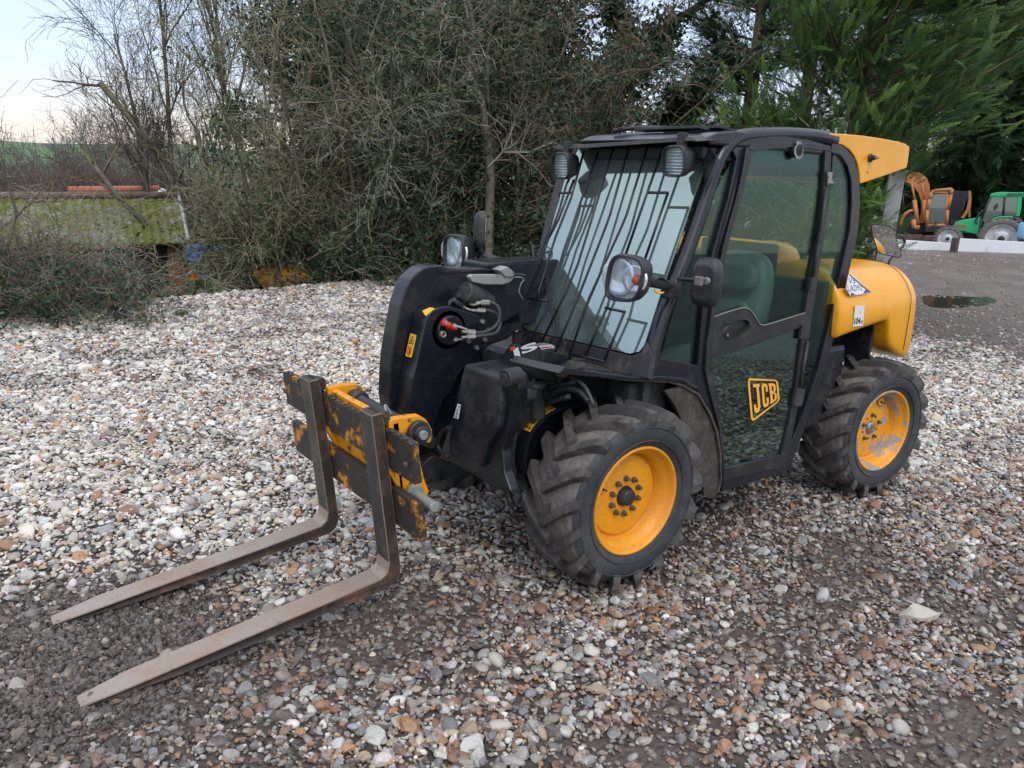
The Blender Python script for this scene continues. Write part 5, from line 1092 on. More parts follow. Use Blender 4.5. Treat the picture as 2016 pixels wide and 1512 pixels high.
# ivy-clad tree whose thick limb arches to the upper right
t = thing('ivy_clad_tree', 'tree smothered in ivy with a thick limb arching up to the right above the cab', 'tree', tuple(gpt(1130, 15.5)))
r = np.random.default_rng(5); G = gpt(1130, 15.5)
limA = [G] + [np.array(atD(u, v, 15.5)) for u, v in ((1128, 420), (1140, 300), (1165, 215), (1215, 165), (1265, 125), (1292, 85), (1320, 45), (1370, 15), (1420, -40))]
limB = [np.array(atD(u, v, 15.3)) for u, v in ((1195, 180), (1225, 120), (1232, 60), (1205, 10), (1190, -50), (1180, -120))]
limC = [np.array(atD(u, v, 15.6)) for u, v in ((1140, 300), (1100, 200), (1060, 120), (1050, 40), (1070, -40))]
b = MB(); b.tube([Vector(p) for p in limA], [.20, .18, .16, .14, .13, .12, .10, .08, .06, .04], 10, smooth=3); b.tube([Vector(p) for p in limB], [.10, .09, .08, .07, .05, .04], 8, smooth=3); b.tube([Vector(p) for p in limC], [.09, .08, .06, .05, .03], 8, smooth=3)
o = b.build('trunk', BARK, t); a = o.data.attributes.new('rnd', 'FLOAT', 'POINT'); a.data.foreach_set('value', np.full(len(o.data.vertices), .3, np.float32))
def along(L_, n, sig):
    L_ = np.array(L_); q = r.random(n) * (len(L_) - 1); i = q.astype(int); f = (q - i)[:, None]; P = L_[i] * (1 - f) + L_[i + 1] * f
    return P + nrm(r.normal(0, 1, (n, 3))) * np.abs(r.normal(0, sig, n))[:, None]
C = np.vstack([along(limA[:8], 9000, .30), along(limA[1:5], 6000, .55), along(limB, 5000, .26), along(limC, 5000, .35)])
V, F, rn = leaf_mesh(r, C, .055, nbias=(0, 0, .5)); raw('ivy_leaves', V, F, IVY, t, rn)
root = np.array([limA[4:9], limB[:5], limC[:5]]); V, F, rn = seg_mesh(grow(r, root, np.full((3, 5), .05), [(14, 1.5, 7, 1.0, .25, .30, .02, .5, .0), (7, .8, 6, 1.1, .05, .34, 0, .55, .1), (4, .4, 4, 1.1, 0, .3, 0, .6, .1)]), .003); raw('crown', V, F, TW_BR, t, rn)

# conifers: feathery sprays on tiered boughs
def frond_proto(r, n=8):
    V, F = [], []
    def strip(p, d, l, w, up):
        s = np.cross(d, up); s = s / (np.linalg.norm(s) + 1e-9) * w; k = len(V); V.extend([p - s, p + s, p + d * l * .55 + s * .8, p + d * l, p + d * l * .55 - s * .8]); F.append((k, k + 1, k + 2, k + 3)); F.append((k, k + 3, k + 4, k + 4))
    up = np.array([0, 0, 1.]); ax = []
    for i in range(n + 1): t = i / n; ax.append(np.array([t, 0, -.16 * t * t + .10 * t]))
    for i in range(n):
        t = i / n; p = ax[i]; d = nrm(ax[i + 1] - ax[i]); l = .30 * (1 - t) ** .75 * min(1, t * 5 + .45) + .04
        strip(p, d, .18, .014, up)
        for s in (-1, 1):
            dd = nrm(np.array([.85, s * r.uniform(.42, .68), r.uniform(-.18, .06)])); strip(p, dd, l * r.uniform(.8, 1.1), .013, up)
            q = p + dd * l * .45; strip(q, nrm(np.array([1., s * .1, 0])), l * .5, .012, up); strip(q, nrm(np.array([.35, s * 1., -.05])), l * .4, .011, up)
    return np.array(V), np.array(F)
def conifer(label, u, D, Ht, Rad, seed, mt, nb, nf, fs, z0=.0, sweep=(0, 0), cat='tree', rmin=.1, facing=True, clip=None):
    r = np.random.default_rng(seed); G = gpt(u, D); t = thing('cypress_tree', label, cat, tuple(G), 'cypress trees at the back of the yard')
    fV, fF = frond_proto(np.random.default_rng(3)); back = -np.array([hdir(u).x, hdir(u).y, 0])
    zz = np.sort(r.random(nb)) ** .9; az = r.uniform(0, 2 * np.pi, nb); d = np.c_[np.cos(az), np.sin(az), np.zeros(nb)]
    if facing: d = nrm(d + back[None] * .55)
    O = G[None] + np.c_[np.zeros((nb, 2)), z0 + zz * (Ht - z0)]; ln = Rad * (1 - zz ** 2.2 * .8) * r.uniform(.65, 1.1, nb); sw = np.array([cR.x, cR.y, 0]) * sweep[0] + np.array([0, 0, 1.]) * sweep[1]
    d = d * 1.; P = poly_walk(r, O, d + np.array([0, 0, .25]) + sw[None] * .5, ln, 6, .10, .03); R_ = .03 * np.linspace(1, .3, 7)[None] * np.ones((nb, 1))
    if clip:
        R3 = np.array([cR.x, cR.y, 0]); R3 /= np.linalg.norm(R3); lt_ = (P[:, 3:] - G) @ R3; bad = ((lt_ > clip[0]) & (P[:, 3:, 2] < clip[1] + .12 * (lt_ - clip[0]))).any(1); P, R_ = P[~bad], R_[~bad]; nb = len(P)
    tr = np.array([[G + np.array([0, 0, Ht * k / 6]) for k in range(7)]]); V, F, rn = seg_mesh([(tr, np.linspace(.17, .03, 7)[None] * min(Ht / 6, 1.4)), (P, R_)], .004); raw('trunk', V, F, TW_BR, t, rn)
    q = r.random(nf) ** .55 * 5.99; bi = r.integers(0, nb, nf); i = q.astype(int); f = (q - i)[:, None]; C = P[bi, i] * (1 - f) + P[bi, i + 1] * f; T_ = nrm(P[bi, i + 1] - P[bi, i])
    T_ = nrm(T_ + r.normal(0, .45, (nf, 3)) + sw[None] + np.array([0, 0, -.05])); C = C + r.normal(0, .10, (nf, 3)) * (Rad / 2)
    if clip:                                                  # low boughs cut back over the yard side
        R3 = np.array([cR.x, cR.y, 0]); R3 /= np.linalg.norm(R3); lat = (C - G) @ R3 + T_ @ R3 * fs * .8; k_ = (lat < clip[0]) | (C[:, 2] + T_[:, 2] * fs * .5 - .12 * r.random(nf) > clip[1] + .12 * (lat - clip[0])); C, T_, q, nf = C[k_], T_[k_], q[k_], int(k_.sum())
    upv = nrm(np.array([0, 0, 1.])[None] + r.normal(0, .45, (nf, 3))); Y_ = nrm(np.cross(upv, T_)); Z_ = np.cross(T_, Y_); s = (fs * r.uniform(.55, 1.25, nf))[:, None, None]
    V = C[:, None, :] + s * (fV[None, :, 0:1] * T_[:, None] + fV[None, :, 1:2] * Y_[:, None] + fV[None, :, 2:3] * Z_[:, None])
    F = (fF[None] + (np.arange(nf) * len(fV))[:, None, None]).reshape(-1, 4); base_r = r.random(nf)[:, None] * .55; rn = np.clip(base_r + .55 * fV[None, :, 0] ** 2 * (q / 6)[:, None], 0, 1)
    tri_ = F.copy(); bad = tri_[:, 2] == tri_[:, 3]
    quads = F[~bad]; tr3 = F[bad][:, :3]
    Vf = V.reshape(-1, 3); me = bpy.data.meshes.new('foliage'); nq, n3 = len(quads), len(tr3)
    me.vertices.add(len(Vf)); me.vertices.foreach_set('co', (Vf - G).astype(np.float32).ravel()); me.loops.add(nq * 4 + n3 * 3); me.loops.foreach_set('vertex_index', np.r_[quads.ravel(), tr3.ravel()].astype(np.int32)); me.polygons.add(nq + n3)
    me.polygons.foreach_set('loop_start', np.r_[np.arange(nq) * 4, nq * 4 + np.arange(n3) * 3].astype(np.int32)); me.polygons.foreach_set('loop_total', np.r_[np.full(nq, 4), np.full(n3, 3)].astype(np.int32)); me.update(); me.validate()
    a = me.attributes.new('rnd', 'FLOAT', 'POINT'); a.data.foreach_set('value', rn.ravel().astype(np.float32)); me.materials.append(mt); o = bpy.data.objects.new('foliage', me); COL.objects.link(o); o.parent = t
conifer('bright green cypress with feathery yellow-tipped sprays behind the cab roof and yellow cowl', 1665, 13.4, 7.4, 2.6, 11, CYP, 210, 17000, .30, .15, (.40, .30), clip=(.45, 2.40))
conifer('dark cypress behind the middle of the cab roof, left of the bright one', 1455, 15.2, 7.4, 1.7, 12, CYPD, 150, 6000, .42, .1)
conifer('dull green low cypress behind the front of the cab roof', 1330, 17.0, 3.6, 1.3, 13, CYPD, 90, 3200, .42, .1)
conifer('tall dark cypress behind the orange excavator', 1800, 46, 16, 5.2, 15, CYPD, 170, 6500, 1.1, -.5)
conifer('tall dark cypress behind the gap between excavator and green tractor', 1905, 47, 17, 5., 16, CYPD, 170, 6000, 1.1, -.5)
conifer('dark cypress at the right edge of the picture behind the green tractor', 2060, 46, 15, 4.4, 17, CYPD, 150, 5000, 1.1, 1.5)
conifer('tall blue-green cypress filling the top right corner', 1975, 45, 17, 4.6, 18, CYPD, 160, 6000, 1.1, 3.2, (.1, .1))
conifer('dark cypress hidden mostly behind the bright one', 1560, 19, 10, 2.4, 19, CYPD, 130, 3500, .5, .2)

ivymass('dark hedge bush behind the excavator and the tractor', 1900, 50, 9., 3.6, 161, 26000, CYPD, 60)
# left side: bare tall tree, fruit tree, brambles
LT = [(11, 3.6, 7, .55, .25, .10, .02, .55, .25), (8, 1.7, 6, .6, .15, .15, .02, .5, .2), (5, .9, 5, .7, .1, .2, .02, .5, .15), (3, .45, 4, .8, .1, .22, .02, .6, .2)]
shrub('bare_tree', 'tall leafless tree spreading fine branches against the sky behind the mossy shed', 'tree', None, 350, 21, 3, 8.5, (-.06, .05), [(11, 2.6, 7, .55, .25, .10, .02, .55, .2)] + LT[1:], 390, TW_SK, 0, .07, IVYO, .11, .16, rmin=.004, curl=.05)
shrub('bare_tree', 'leafless tree with greenish limbs fanning up above the hawthorns, right of the tall bare tree', 'tree', None, 590, 18.5, 4, 8.2, (.08, .0), [(9, 2.6, 7, .5, .25, .10, .02, .55, .25)] + LT[1:], 192, TW_OL, 0, .06, IVYO, .08, .13, rmin=.0035, curl=.06)
shrub('bare_tree', 'leafless tree reaching above the ivy bushes at top centre', 'tree', None, 790, 18.0, 5, 8.4, (.0, .0), LT, 92, TW_BR, 2500, .06, IVY, .09, .24, rmin=.0035, curl=.08)
LF = [(8, .9, 6, 1.0, .25, .22, .04, .6, .2), (6, .5, 5, 1.0, .15, .28, .02, .55, .1), (5, .25, 4, 1.1, .1, .3, .02, .6, .1)]
shrub('fruit_tree', 'gnarled bare fruit tree with upright shoots at the left edge', 'tree', None, -30, 10.2, 3, 2.3, (.10, 0), LF, 93, TW_SK, 0, r0=.035, spread0=.5, rmin=.0022, curl=.16)
b_ = [(7, 1.1, 7, 1.0, .1, .22, -.09, .6, .05), (5, .55, 5, 1.1, .1, .28, -.05, .6, .1), (4, .25, 4, 1.2, 0, .3, -.02, .6, .1)]
bl = 'brambles along the left gravel edge'
shrub('bramble_bush', 'dark green leafy bramble in the bottom left corner of the hedge', 'bush', bl, -5, 9.8, 8, .8, (.0, 0), b_, 94, TW_GR, 4500, .026, IVY, .016, .8, trop0=-.06, rmin=.002)
shrub('bramble_bush', 'grey arching brambles in front of the shed wall', 'bush', bl, 125, 10.3, 7, .95, (.25, 0), b_, 95, TW_GR, 700, .026, IVY, .018, .8, trop0=-.08, rmin=.002)
shrub('bramble_bush', 'low bramble with green leaves between the left edge and the shed', 'bush', bl, 95, 9.3, 8, .7, (.0, 0), b_, 97, TW_BR, 2500, .026, IVY, .012, .8, trop0=-.06, rmin=.002)
shrub('bramble_bush', 'leafy bramble mound under the hawthorns, left of the telehandler boom', 'bush', bl, 690, 14.0, 12, 1.6, (.0, 0), b_, 98, TW_BR, 9000, .036, IVY, .014, 1.1, trop0=-.06, rmin=.0025, base=tuple(gpt(690, 13.9) + np.array([0, 0, .2])))
shrub('bramble_bush', 'leafy bramble mound just behind the boom nose', 'bush', bl, 850, 14.2, 12, 1.7, (.0, 0), b_, 99, TW_BR, 9000, .036, IVY, .014, 1.1, trop0=-.06, rmin=.0025, base=tuple(gpt(850, 14.3) + np.array([0, 0, .2])))
# far hedge
LH = [(10, 2.4, 5, .8, .3, .15, .04, .5, .1), (7, 1.3, 4, .8, .2, .2, .03, .5, .1), (4, .7, 3, .9, .1, .2, 0, .6, .1)]
for i, (u, D, h, mt, lab) in enumerate([(20, 48, 4.0, TW_FG, 'far grey bush at the left edge below the hills'), (110, 62, 3.6, TW_FG, 'far grey bush beside the green field'), (195, 52, 5.6, TW_FG, 'tallest far grey tree in the distant hedge'), (170, 34, 2.9, TW_RD, 'reddish willow bush beyond the shed ridge, left'), (235, 33, 3.2, TW_RD, 'reddish willow bush beyond the middle of the shed ridge'), (300, 38, 4.6, TW_FG, 'far grey bush above the right end of the shed ridge'), (290, 31, 2.9, TW_RD, 'reddish willow bush beyond the white post'), (60, 36, 2.6, TW_RD, 'dull reddish bush beyond the left end of the shed')]):
    shrub('hedge_bush', lab, 'bush', 'far bushes beyond the shed', u, D, 14, h, (0, 0), LH, 110 + i, mt, 0, r0=.03, spread0=.55, rmin=.008 if D > 40 else .006)

# ------------------------------------------------------------------ shed with a mossy corrugated roof
sh = thing('shed', 'low dark shed with a moss covered corrugated roof beyond the left edge of the gravel', 'shed', tuple(gpt(180, 16)))
moss = bpy.data.materials.new('mossy_roof'); moss.use_nodes = True; nt = moss.node_tree; nt.nodes.clear(); L = nt.links.new; geo = N(nt, 'ShaderNodeNewGeometry')
o_ = N(nt, 'ShaderNodeOutputMaterial'); b_s = N(nt, 'ShaderNodeBsdfPrincipled'); L(b_s.outputs[0], o_.inputs[0]); n1 = noi(7, 7, .7); n2 = noi(1.3, 4); n3 = noi(30, 4)
c = cramp(n3.outputs[0], [(.3, (.06, .07, .012)), (.55, (.15, .175, .018)), (.75, (.24, .235, .035))]); c2 = cramp(n1.outputs[0], [(.38, (.07, .06, .03)), (.5, (.20, .21, .16)), (.62, (.30, .31, .27))])
ms = N(nt, 'ShaderNodeMath'); ms.operation = 'ADD'; L(n1.outputs[0], ms.inputs[0]); L(n2.outputs[0], ms.inputs[1]); f = cramp(ms.outputs[0], [(.42, (1, 1, 1)), (.52, (0, 0, 0))]) if False else None
mr = N(nt, 'ShaderNodeMapRange'); mr.inputs['From Min'].default_value = 1.0; mr.inputs['From Max'].default_value = 1.12; L(ms.outputs[0], mr.inputs[0]); L(mixc(mr.outputs[0], c, c2), b_s.inputs['Base Color']); b_s.inputs['Roughness'].default_value = .9
bp = N(nt, 'ShaderNodeBump'); bp.inputs['Distance'].default_value = .05; L(n3.outputs[0], bp.inputs['Height']); L(bp.outputs[0], b_s.inputs['Normal'])
eL, eR, rL, rR = atD(-420, 486, 15.6), atD(371, 477, 16.2), atD(-420, 392, 18.6), atD(352, 389, 19.0)
rx_ = eR - eL; n = 150; ea = []
b = MB(); ringA = []; up = Vector((0, 0, 1)); nrf = rx_.cross(rR - eR).normalized(); nrf = nrf if nrf.z > 0 else -nrf
for i in range(n + 1):
    t_ = i / n; o_c = nrf * (.018 * math.sin(i * 2 * math.pi / 4 + .3)); e_ = eL + (eR - eL) * t_ + o_c; r_p = rL + (rR - rL) * t_ + o_c
    ringA.append([b.bm.verts.new(e_ - nrf * .03), b.bm.verts.new(e_), b.bm.verts.new(r_p)])
for A_, B_ in zip(ringA[:-1], ringA[1:]): b.bm.faces.new((A_[0], B_[0], B_[1], A_[1])); b.bm.faces.new((A_[1], B_[1], B_[2], A_[2]))
# far slope
dn = (rR - eR); dn2 = Vector((dn.x, dn.y, -dn.z)); b.prism([rL, rR, rR + dn2, rL + dn2], [p - Vector((0, 0, .04)) for p in (rL, rR, rR + dn2, rL + dn2)])
roof = b.build('roof', moss, sh)
woodd = mat('dark_tarred_boards', (.035, .022, .02), .8, spot=(.07, .045, .04), spotscale=4, fine=.3); brick = mat('old_brick', (.22, .09, .06), .85, spot=(.13, .09, .075), spotscale=9, fine=.3); ridgem = mat('weathered_ridge_tiles', (.17, .13, .11), .85, spot=(.09, .07, .055), spotscale=5, fine=.3)
b = MB(); b.tube([rL + up * .04, rR + up * .04 + (rR - rL).normalized() * .05], .085, 10); b.build('ridge', ridgem, roof)
b = MB(); b.tube([eR + nrf * .05, rR + nrf * .05], .035, 6); b.build('barge_board', mat('pale_lead', (.42, .44, .42), .6, fine=.2), roof)
ins = (rR - eR); ins.z = 0; ins = ins.normalized() * .3; bx = (eR - eL); bx.z = 0; bx = bx.normalized()
b = MB(); w0, w1 = eL + ins - up * .12, eR + ins - bx * .40 - up * .12; b.prism([w0, w1, w1 - up * 2.4, w0 - up * 2.4], [p + ins * .4 for p in (w0, w1, w1 - up * 2.4, w0 - up * 2.4)])
gz = ins * 9; b.prism([w1, w1 + gz * 1.9, w1 + gz * 1.9 - up * 2.4, w1 - up * 2.4], [p - bx * .1 for p in (w1, w1 + gz * 1.9, w1 + gz * 1.9 - up * 2.4, w1 - up * 2.4)]); b.build('wall', woodd, sh)
b = MB(); w0, w1 = eR + ins * .8 - bx * .38 - up * .10, eR + ins * .8 - bx * .10 - up * .10; b.prism([w0, w1, w1 - up * 2.4, w0 - up * 2.4], [p + ins * 1.2 for p in (w0, w1, w1 - up * 2.4, w0 - up * 2.4)], .01); b.build('brick_pillar', brick, sh)
# second roof behind, with red ridge tiles and a white pipe
s2 = thing('outbuilding', 'outbuilding behind the mossy shed showing red ridge tiles and a mossy slope', 'shed', tuple(gpt(240, 24)))
q1, q2, q3, q4 = atD(120, 386, 23), atD(318, 384, 23.4), atD(314, 376, 25), atD(135, 378, 24.6)
b = MB(); b.prism([q1, q2, q3, q4], [p - up * .06 for p in (q1, q2, q3, q4)]); rf2 = b.build('roof', moss, s2); b = MB(); b.tube([q4 + up * .05, q3 + up * .05], .10, 8); b.build('ridge', mat('red_ridge_tiles', (.42, .15, .10), .8, fine=.3), rf2)
b = MB(); b.prism([q1 + ins, q2 + ins, q2 + ins - up * 2.6, q1 + ins - up * 2.6], [p + ins * 3 for p in (q1 + ins, q2 + ins, q2 + ins - up * 2.6, q1 + ins - up * 2.6)]); b.build('wall', brick, s2)
b = MB(); a_, c_ = atD(322, 398, 20.5), atD(316, 374, 20.5); b.tube([a_ - up * 2.2, a_, c_], .06, 8); b.tube([c_, c_ + bx * .12 - up * .03], .05, 8); o = b.build('vent_pipe', mat('white_plastic', (.72, .74, .76), .5), None); tag(o, 'short leaning white pipe sticking up behind the right end of the shed ridge', 'pipe')
# blue barrel, cone, yellow trailer among the bushes
def barrel(u, v, D, r0, h, m, lab, name='barrel'):
    p = atD(u, v, D); b = MB(); prof = [(0, 0), (r0 * .92, 0), (r0 * .97, .03), (r0, h * .3), (r0 * .96, h * .33), (r0, h * .37), (r0, h * .63), (r0 * .96, h * .66), (r0, h * .70), (r0 * .97, h - .03), (r0 * .92, h), (0, h - .01)]; b.lathe(p, (0, 0, 1), prof, 24); tag(b.build(name, m, None), lab, 'barrel')
BLU = mat('blue_plastic', (.03, .09, .32), .45, fine=.1)
barrel(392, 517, 15.2, .20, .32, BLU, 'blue plastic barrel beside the brick corner of the shed')
barrel(434, 503, 17.5, .14, .18, mat('pale_blue_plastic', (.16, .26, .38), .5), 'small pale blue drum under the hawthorn')
def cone(b):
    p = atD(379, 550, 13.5); b.lathe(p, (0, 0, 1), [(0, .19), (.012, .19), (.018, .17), (.05, .02)], 16); b.box(p + Vector((0, 0, .01)), (.15, .15, .02), .004)
tag(one('traffic_cone', cone, mat('orange_plastic', (.75, .25, .02), .5), None), 'small orange cone at the foot of the brick pillar', 'cone')
tr_ = thing('small_trailer', 'rusty yellow tipping trailer half hidden below the gravel edge', 'trailer', tuple(atD(553, 560, 12.9)))
def yP(u, v, d=0): return atD(u, v, 12.9 + d)
TY = mat('old_yellow_trailer', (.45, .22, .02), .6, spot=(.13, .07, .04), spotscale=6, spotlo=.45, spothi=.6, fine=.2)
b = MB(); A = [yP(*q) for q in ((498, 540), (520, 527), (600, 538), (612, 548), (600, 572), (520, 570))]; b.prism(A, [p + Vector((hdir(553).x * .8, hdir(553).y * .8, .03)) for p in A], .01); b.build('body', TY, tr_)
b = MB(); b.tube([yP(533, 545), yP(530, 520), yP(541, 518)], .012, 6); b.tube([yP(575, 546), yP(570, 524)], .012, 6); b.tube([yP(498, 537), yP(560, 541), yP(612, 546)], .02, 6); b.build('rail', TY, tr_)
b = MB(); p = yP(560, 580, .1); d_ = hdir(553); b.cyl(p, p + Vector((d_.x * .12, d_.y * .12, 0)), .17, 20); b.build('wheel', RUB, tr_)
def tuft(b, C, n, h, r=.05):
    R_ = random.Random(n)
    for k in range(n):
        a = R_.uniform(0, 6.28); l = h * R_.uniform(.5, 1); p0 = C + Vector((math.cos(a), math.sin(a), 0)) * R_.uniform(0, r); s = Vector((-math.sin(a), math.cos(a), 0)) * .003; t_ = p0 + Vector((math.cos(a) * l * .6, math.sin(a) * l * .6, l)); m_ = (p0 + t_) / 2 + Vector((0, 0, l * .2))
        v = [b.bm.verts.new(q) for q in (p0 - s, p0 + s, m_ + s, t_, m_ - s)]; b.bm.faces.new(v)
GRS = mat('grass_blades', (.07, .14, .035), .6, fine=.3)
o = one('grass_tuft', lambda b: tuft(b, PZ(357, 622), 70, .07, .07), GRS, None); tag(o, 'small green grass tuft growing through the pale gravel', 'grass')
# rough grass and nettles down the bank behind
r = np.random.default_rng(8); n = 9000; uu = r.uniform(300, 1250, n); dd = r.uniform(0, 1, n); pts = []
gx = np.array([[hdir(u).x, hdir(u).y] for u in uu[:400]]); X0 = r.uniform(-12, 3, n); Y0 = np.interp(X0, EDX, EDY) - r.uniform(.1, 3.2, n); Z0 = height(X0, Y0)
C = np.stack([X0, Y0, Z0 + r.uniform(0, .10, n)], -1); V, F, rn = leaf_mesh(r, C, .07, asp=.25, nbias=(0, 0, -.2)); o = raw('rough_grass', V, F, rampmat('rough_grass', [(.02, .04, .012), (.05, .09, .03), (.10, .13, .05)], .7, 1.), None, rn); tag(o, 'rough grass and weeds down the bank behind the gravel edge', 'grass', kind='stuff')

# ------------------------------------------------------------------ yard to the right: post, kerb walls, excavator, tractor
PC = mat('weathered_concrete', (.34, .35, .35), .8, spot=(.24, .25, .24), spotscale=3, fine=.12)
p_ = gpt(1756, 12.2); b = MB(); b.box((p_[0], p_[1], 1.2), (.27, .20, 2.46), .02, Matrix.Rotation(.55, 3, 'Z') ); po = b.build('concrete_post', PC, None)
tag(po, 'grey square concrete post standing between the yellow cowl and the excavator', 'post')
KW = mat('whitewashed_concrete', (.66, .70, .74), .7, spot=(.48, .50, .50), spotscale=2.5, spotlo=.55, spothi=.75, fine=.06)
def wallpiece(u0, v0, u1, v1, h0, h1, lab):
    a, c = PZ(u0, v0), PZ(u1, v1); d = (c - a).normalized(); s = Vector((-d.y, d.x, 0)) * .22; b = MB()
    top = lambda p, h: p + Vector((0, 0, h)); A = [a, c, top(c, h1), top(a, h0)]; b.prism(A, [q + s for q in A], .02); tag(b.build('kerb_wall', KW, None), lab, 'wall', 'low white walls across the yard')
wallpiece(1700, 489.5, 1870, 494, .42, .30, 'low whitewashed wall left of the short brown post')
wallpiece(1884, 495.0, 2150, 505, .50, .42, 'low whitewashed wall right of the short brown post, in front of the tractor')
b = MB(); p = PZ(1877, 496.5); b.box(p + Vector((0, 0, .26)), (.22, .22, .56), .02); tag(b.build('short_post', mat('rusty_post', (.075, .05, .045), .8, fine=.3), None), 'short rusty brown post between the two white walls', 'post')
z5p = lambda x, y: (1660 + x / 5.663, 300 + y / 5.663)
class BD:
    def __init__(s, u0, D): s.n = Vector(hdir(u0)); s.D = D
    def P(s, x, y, k=0.): u, v = z5p(x, y); d = ray(u, v); return CAM + d * ((s.D + k) / d.dot(s.n))
    def pr(s, b, pts, k, th, bev=.0): A = [s.P(x, y, k) for x, y in pts]; b.prism(A, [p + s.n * th for p in A], bev)
E1 = BD(1830, 42.0)
OR = mat('faded_orange_paint', (.52, .21, .07), .5, spot=(.42, .16, .05), spotscale=1.5, fine=.1); DKG = mat('dark_machine_grey', (.03, .035, .04), .6, fine=.2); GLX = glass('machine_window', (.35, .45, .5), .22, .02)
ex = thing('excavator', 'orange tracked excavator parked behind the white wall', 'excavator', tuple(gpt(1815, 42.0)))
def bd(name, m, P_, fn): b = MB(); fn(b); return b.build(name, m, P_)
bd('boom', OR, ex, lambda b: E1.pr(b, [(560, 190), (650, 235), (700, 195), (760, 205), (870, 235), (935, 290), (965, 370), (968, 470), (945, 560), (925, 640), (900, 790), (850, 790), (870, 640), (868, 540), (835, 450), (770, 365), (650, 310), (560, 280)], -.5, .45, .03))
bd('dipper_arm', OR, ex, lambda b: (E1.pr(b, [(655, 240), (740, 245), (725, 310), (650, 300)], -.52, .5, .02), E1.pr(b, [(600, 250), (655, 240), (650, 300), (560, 700), (520, 690)], -.4, .3, .03)))
def rams(b):
    for (x0, y0, x1, y1, r_) in ((795, 530, 830, 800, .10), (912, 530, 912, 780, .11), (760, 330, 800, 530, .05), (880, 330, 905, 530, .05)): b.tube([E1.P(x0, y0, -.75), E1.P(x1, y1, -.75)], r_, 8)
bd('hydraulic_ram', OR, ex, rams)
def frm(b):
    L_ = [(932, 815), (940, 640), (965, 520), (985, 445), (1010, 428), (1215, 408), (1205, 470), (1165, 640), (1150, 812)]
    for a, c in zip(L_, L_[1:] + L_[:1]): b.tube([E1.P(*a, -.9), E1.P(*c, -.9)], .075, 8)
    b.tube([E1.P(1165, 480, -.9), E1.P(1140, 800, -.9)], .05, 6); b.tube([E1.P(985, 445, -.9), E1.P(1170, 450, -.9)], .05, 6)
cabx = bd('cab', OR, ex, frm)
bd('cab_window', GLX, cabx, lambda b: E1.pr(b, [(942, 800), (950, 640), (995, 465), (1175, 462), (1140, 640), (1128, 795)], -.9, .03))
bd('cab_interior', DKG, cabx, lambda b: (E1.pr(b, [(935, 900), (945, 640), (990, 440), (1215, 420), (1300, 430), (1300, 740), (1250, 900)], 0., .8, .03), E1.pr(b, [(915, 825), (1150, 825), (1160, 895), (915, 885)], -1.0, 1.2, .02)))
bd('engine_housing', DKG, ex, lambda b: (E1.pr(b, [(1150, 830), (1200, 760), (1400, 740), (1560, 740), (1560, 900), (1150, 905)], -.6, 1.6, .05), E1.pr(b, [(1210, 430), (1400, 432), (1405, 460), (1300, 750), (1180, 750)], .1, .5, .02)))
bd('guard_pillar', OR, ex, lambda b: (E1.pr(b, [(1398, 425), (1425, 432), (1432, 510), (1425, 600), (1380, 690), (1345, 738), (1308, 735), (1370, 640), (1395, 540)], -.5, .15, .02), E1.pr(b, [(1395, 610), (1420, 610), (1420, 725), (1395, 725)], -.3, .15, .02)))
bd('front_guard', OR, ex, lambda b: (b.tube([E1.P(x, y, -.9) for x, y in ((645, 830), (655, 750), (690, 690), (740, 655), (775, 650))], .07, 8, smooth=3), b.tube([E1.P(x, y, -.9) for x, y in ((780, 745), (790, 830), (850, 840))], .12, 8)))
bd('bodywork', DKG, ex, lambda b: (E1.pr(b, [(600, 690), (780, 680), (930, 760), (930, 900), (600, 920)], -.3, 1.5, .04), ))
bd('mirror_rail', DKG, ex, lambda b: [b.tube([E1.P(*a, -.8), E1.P(*c, -.8)], .03, 6) for a, c in (((628, 480), (622, 780)), ((672, 480), (668, 640)), ((628, 480), (720, 470)), ((620, 490), (600, 560)))])
def trk(b):
    E1.pr(b, [(900, 925), (1090, 925), (1110, 990), (880, 1000)], -1.2, .6, .1); E1.pr(b, [(560, 915), (900, 915), (900, 1010), (560, 1000)], -.9, 2.2, .1)
bd('track', mat('rusty_track', (.13, .075, .06), .9, fine=.3), ex, trk)
# green tractor
T1 = BD(1950, 39.0); GRN = mat('green_paint', (.03, .42, .16), .4, spot=(.04, .30, .13), spotscale=2, fine=.05); TG = glass('tractor_window', (.45, .6, .62), .20, .02)
tg = thing('tractor', 'green tractor with white wheel rims behind the white wall at the right edge', 'tractor', tuple(gpt(1960, 39)))
hoodt = bd('bonnet', GRN, tg, lambda b: T1.pr(b, [(1218, 868), (1222, 845), (1250, 780), (1300, 760), (1545, 715), (1545, 900), (1500, 925), (1440, 905), (1320, 885)], -.35, .8, .05))
def grl(b):
    for k in range(4):
        for j in range(2): T1.pr(b, [(1265 + k * 28, 868 + j * 18 + k * 2), (1285 + k * 28, 870 + j * 18 + k * 2), (1285 + k * 28, 879 + j * 18 + k * 2), (1265 + k * 28, 877 + j * 18 + k * 2)], -.37, .03)
bd('grille', DKG, hoodt, grl); bd('decal', LABR, hoodt, lambda b: T1.pr(b, [(1255, 805), (1280, 800), (1280, 825), (1250, 830)], -.36, .02) or T1.pr(b, [(1290, 812), (1375, 815), (1375, 835), (1290, 830)], -.36, .02))
rooft = bd('cab_roof', GRN, tg, lambda b: T1.pr(b, [(1630, 500), (1640, 462), (1700, 445), (1760, 440), (2100, 448), (2100, 500)], -.4, 1.5, .06))
bd('roof_vents', DKG, rooft, lambda b: [T1.pr(b, [(1840 + k * 24, 452), (1852 + k * 24, 452), (1842 + k * 24, 476), (1830 + k * 24, 476)], -.46, .03) for k in range(8)])
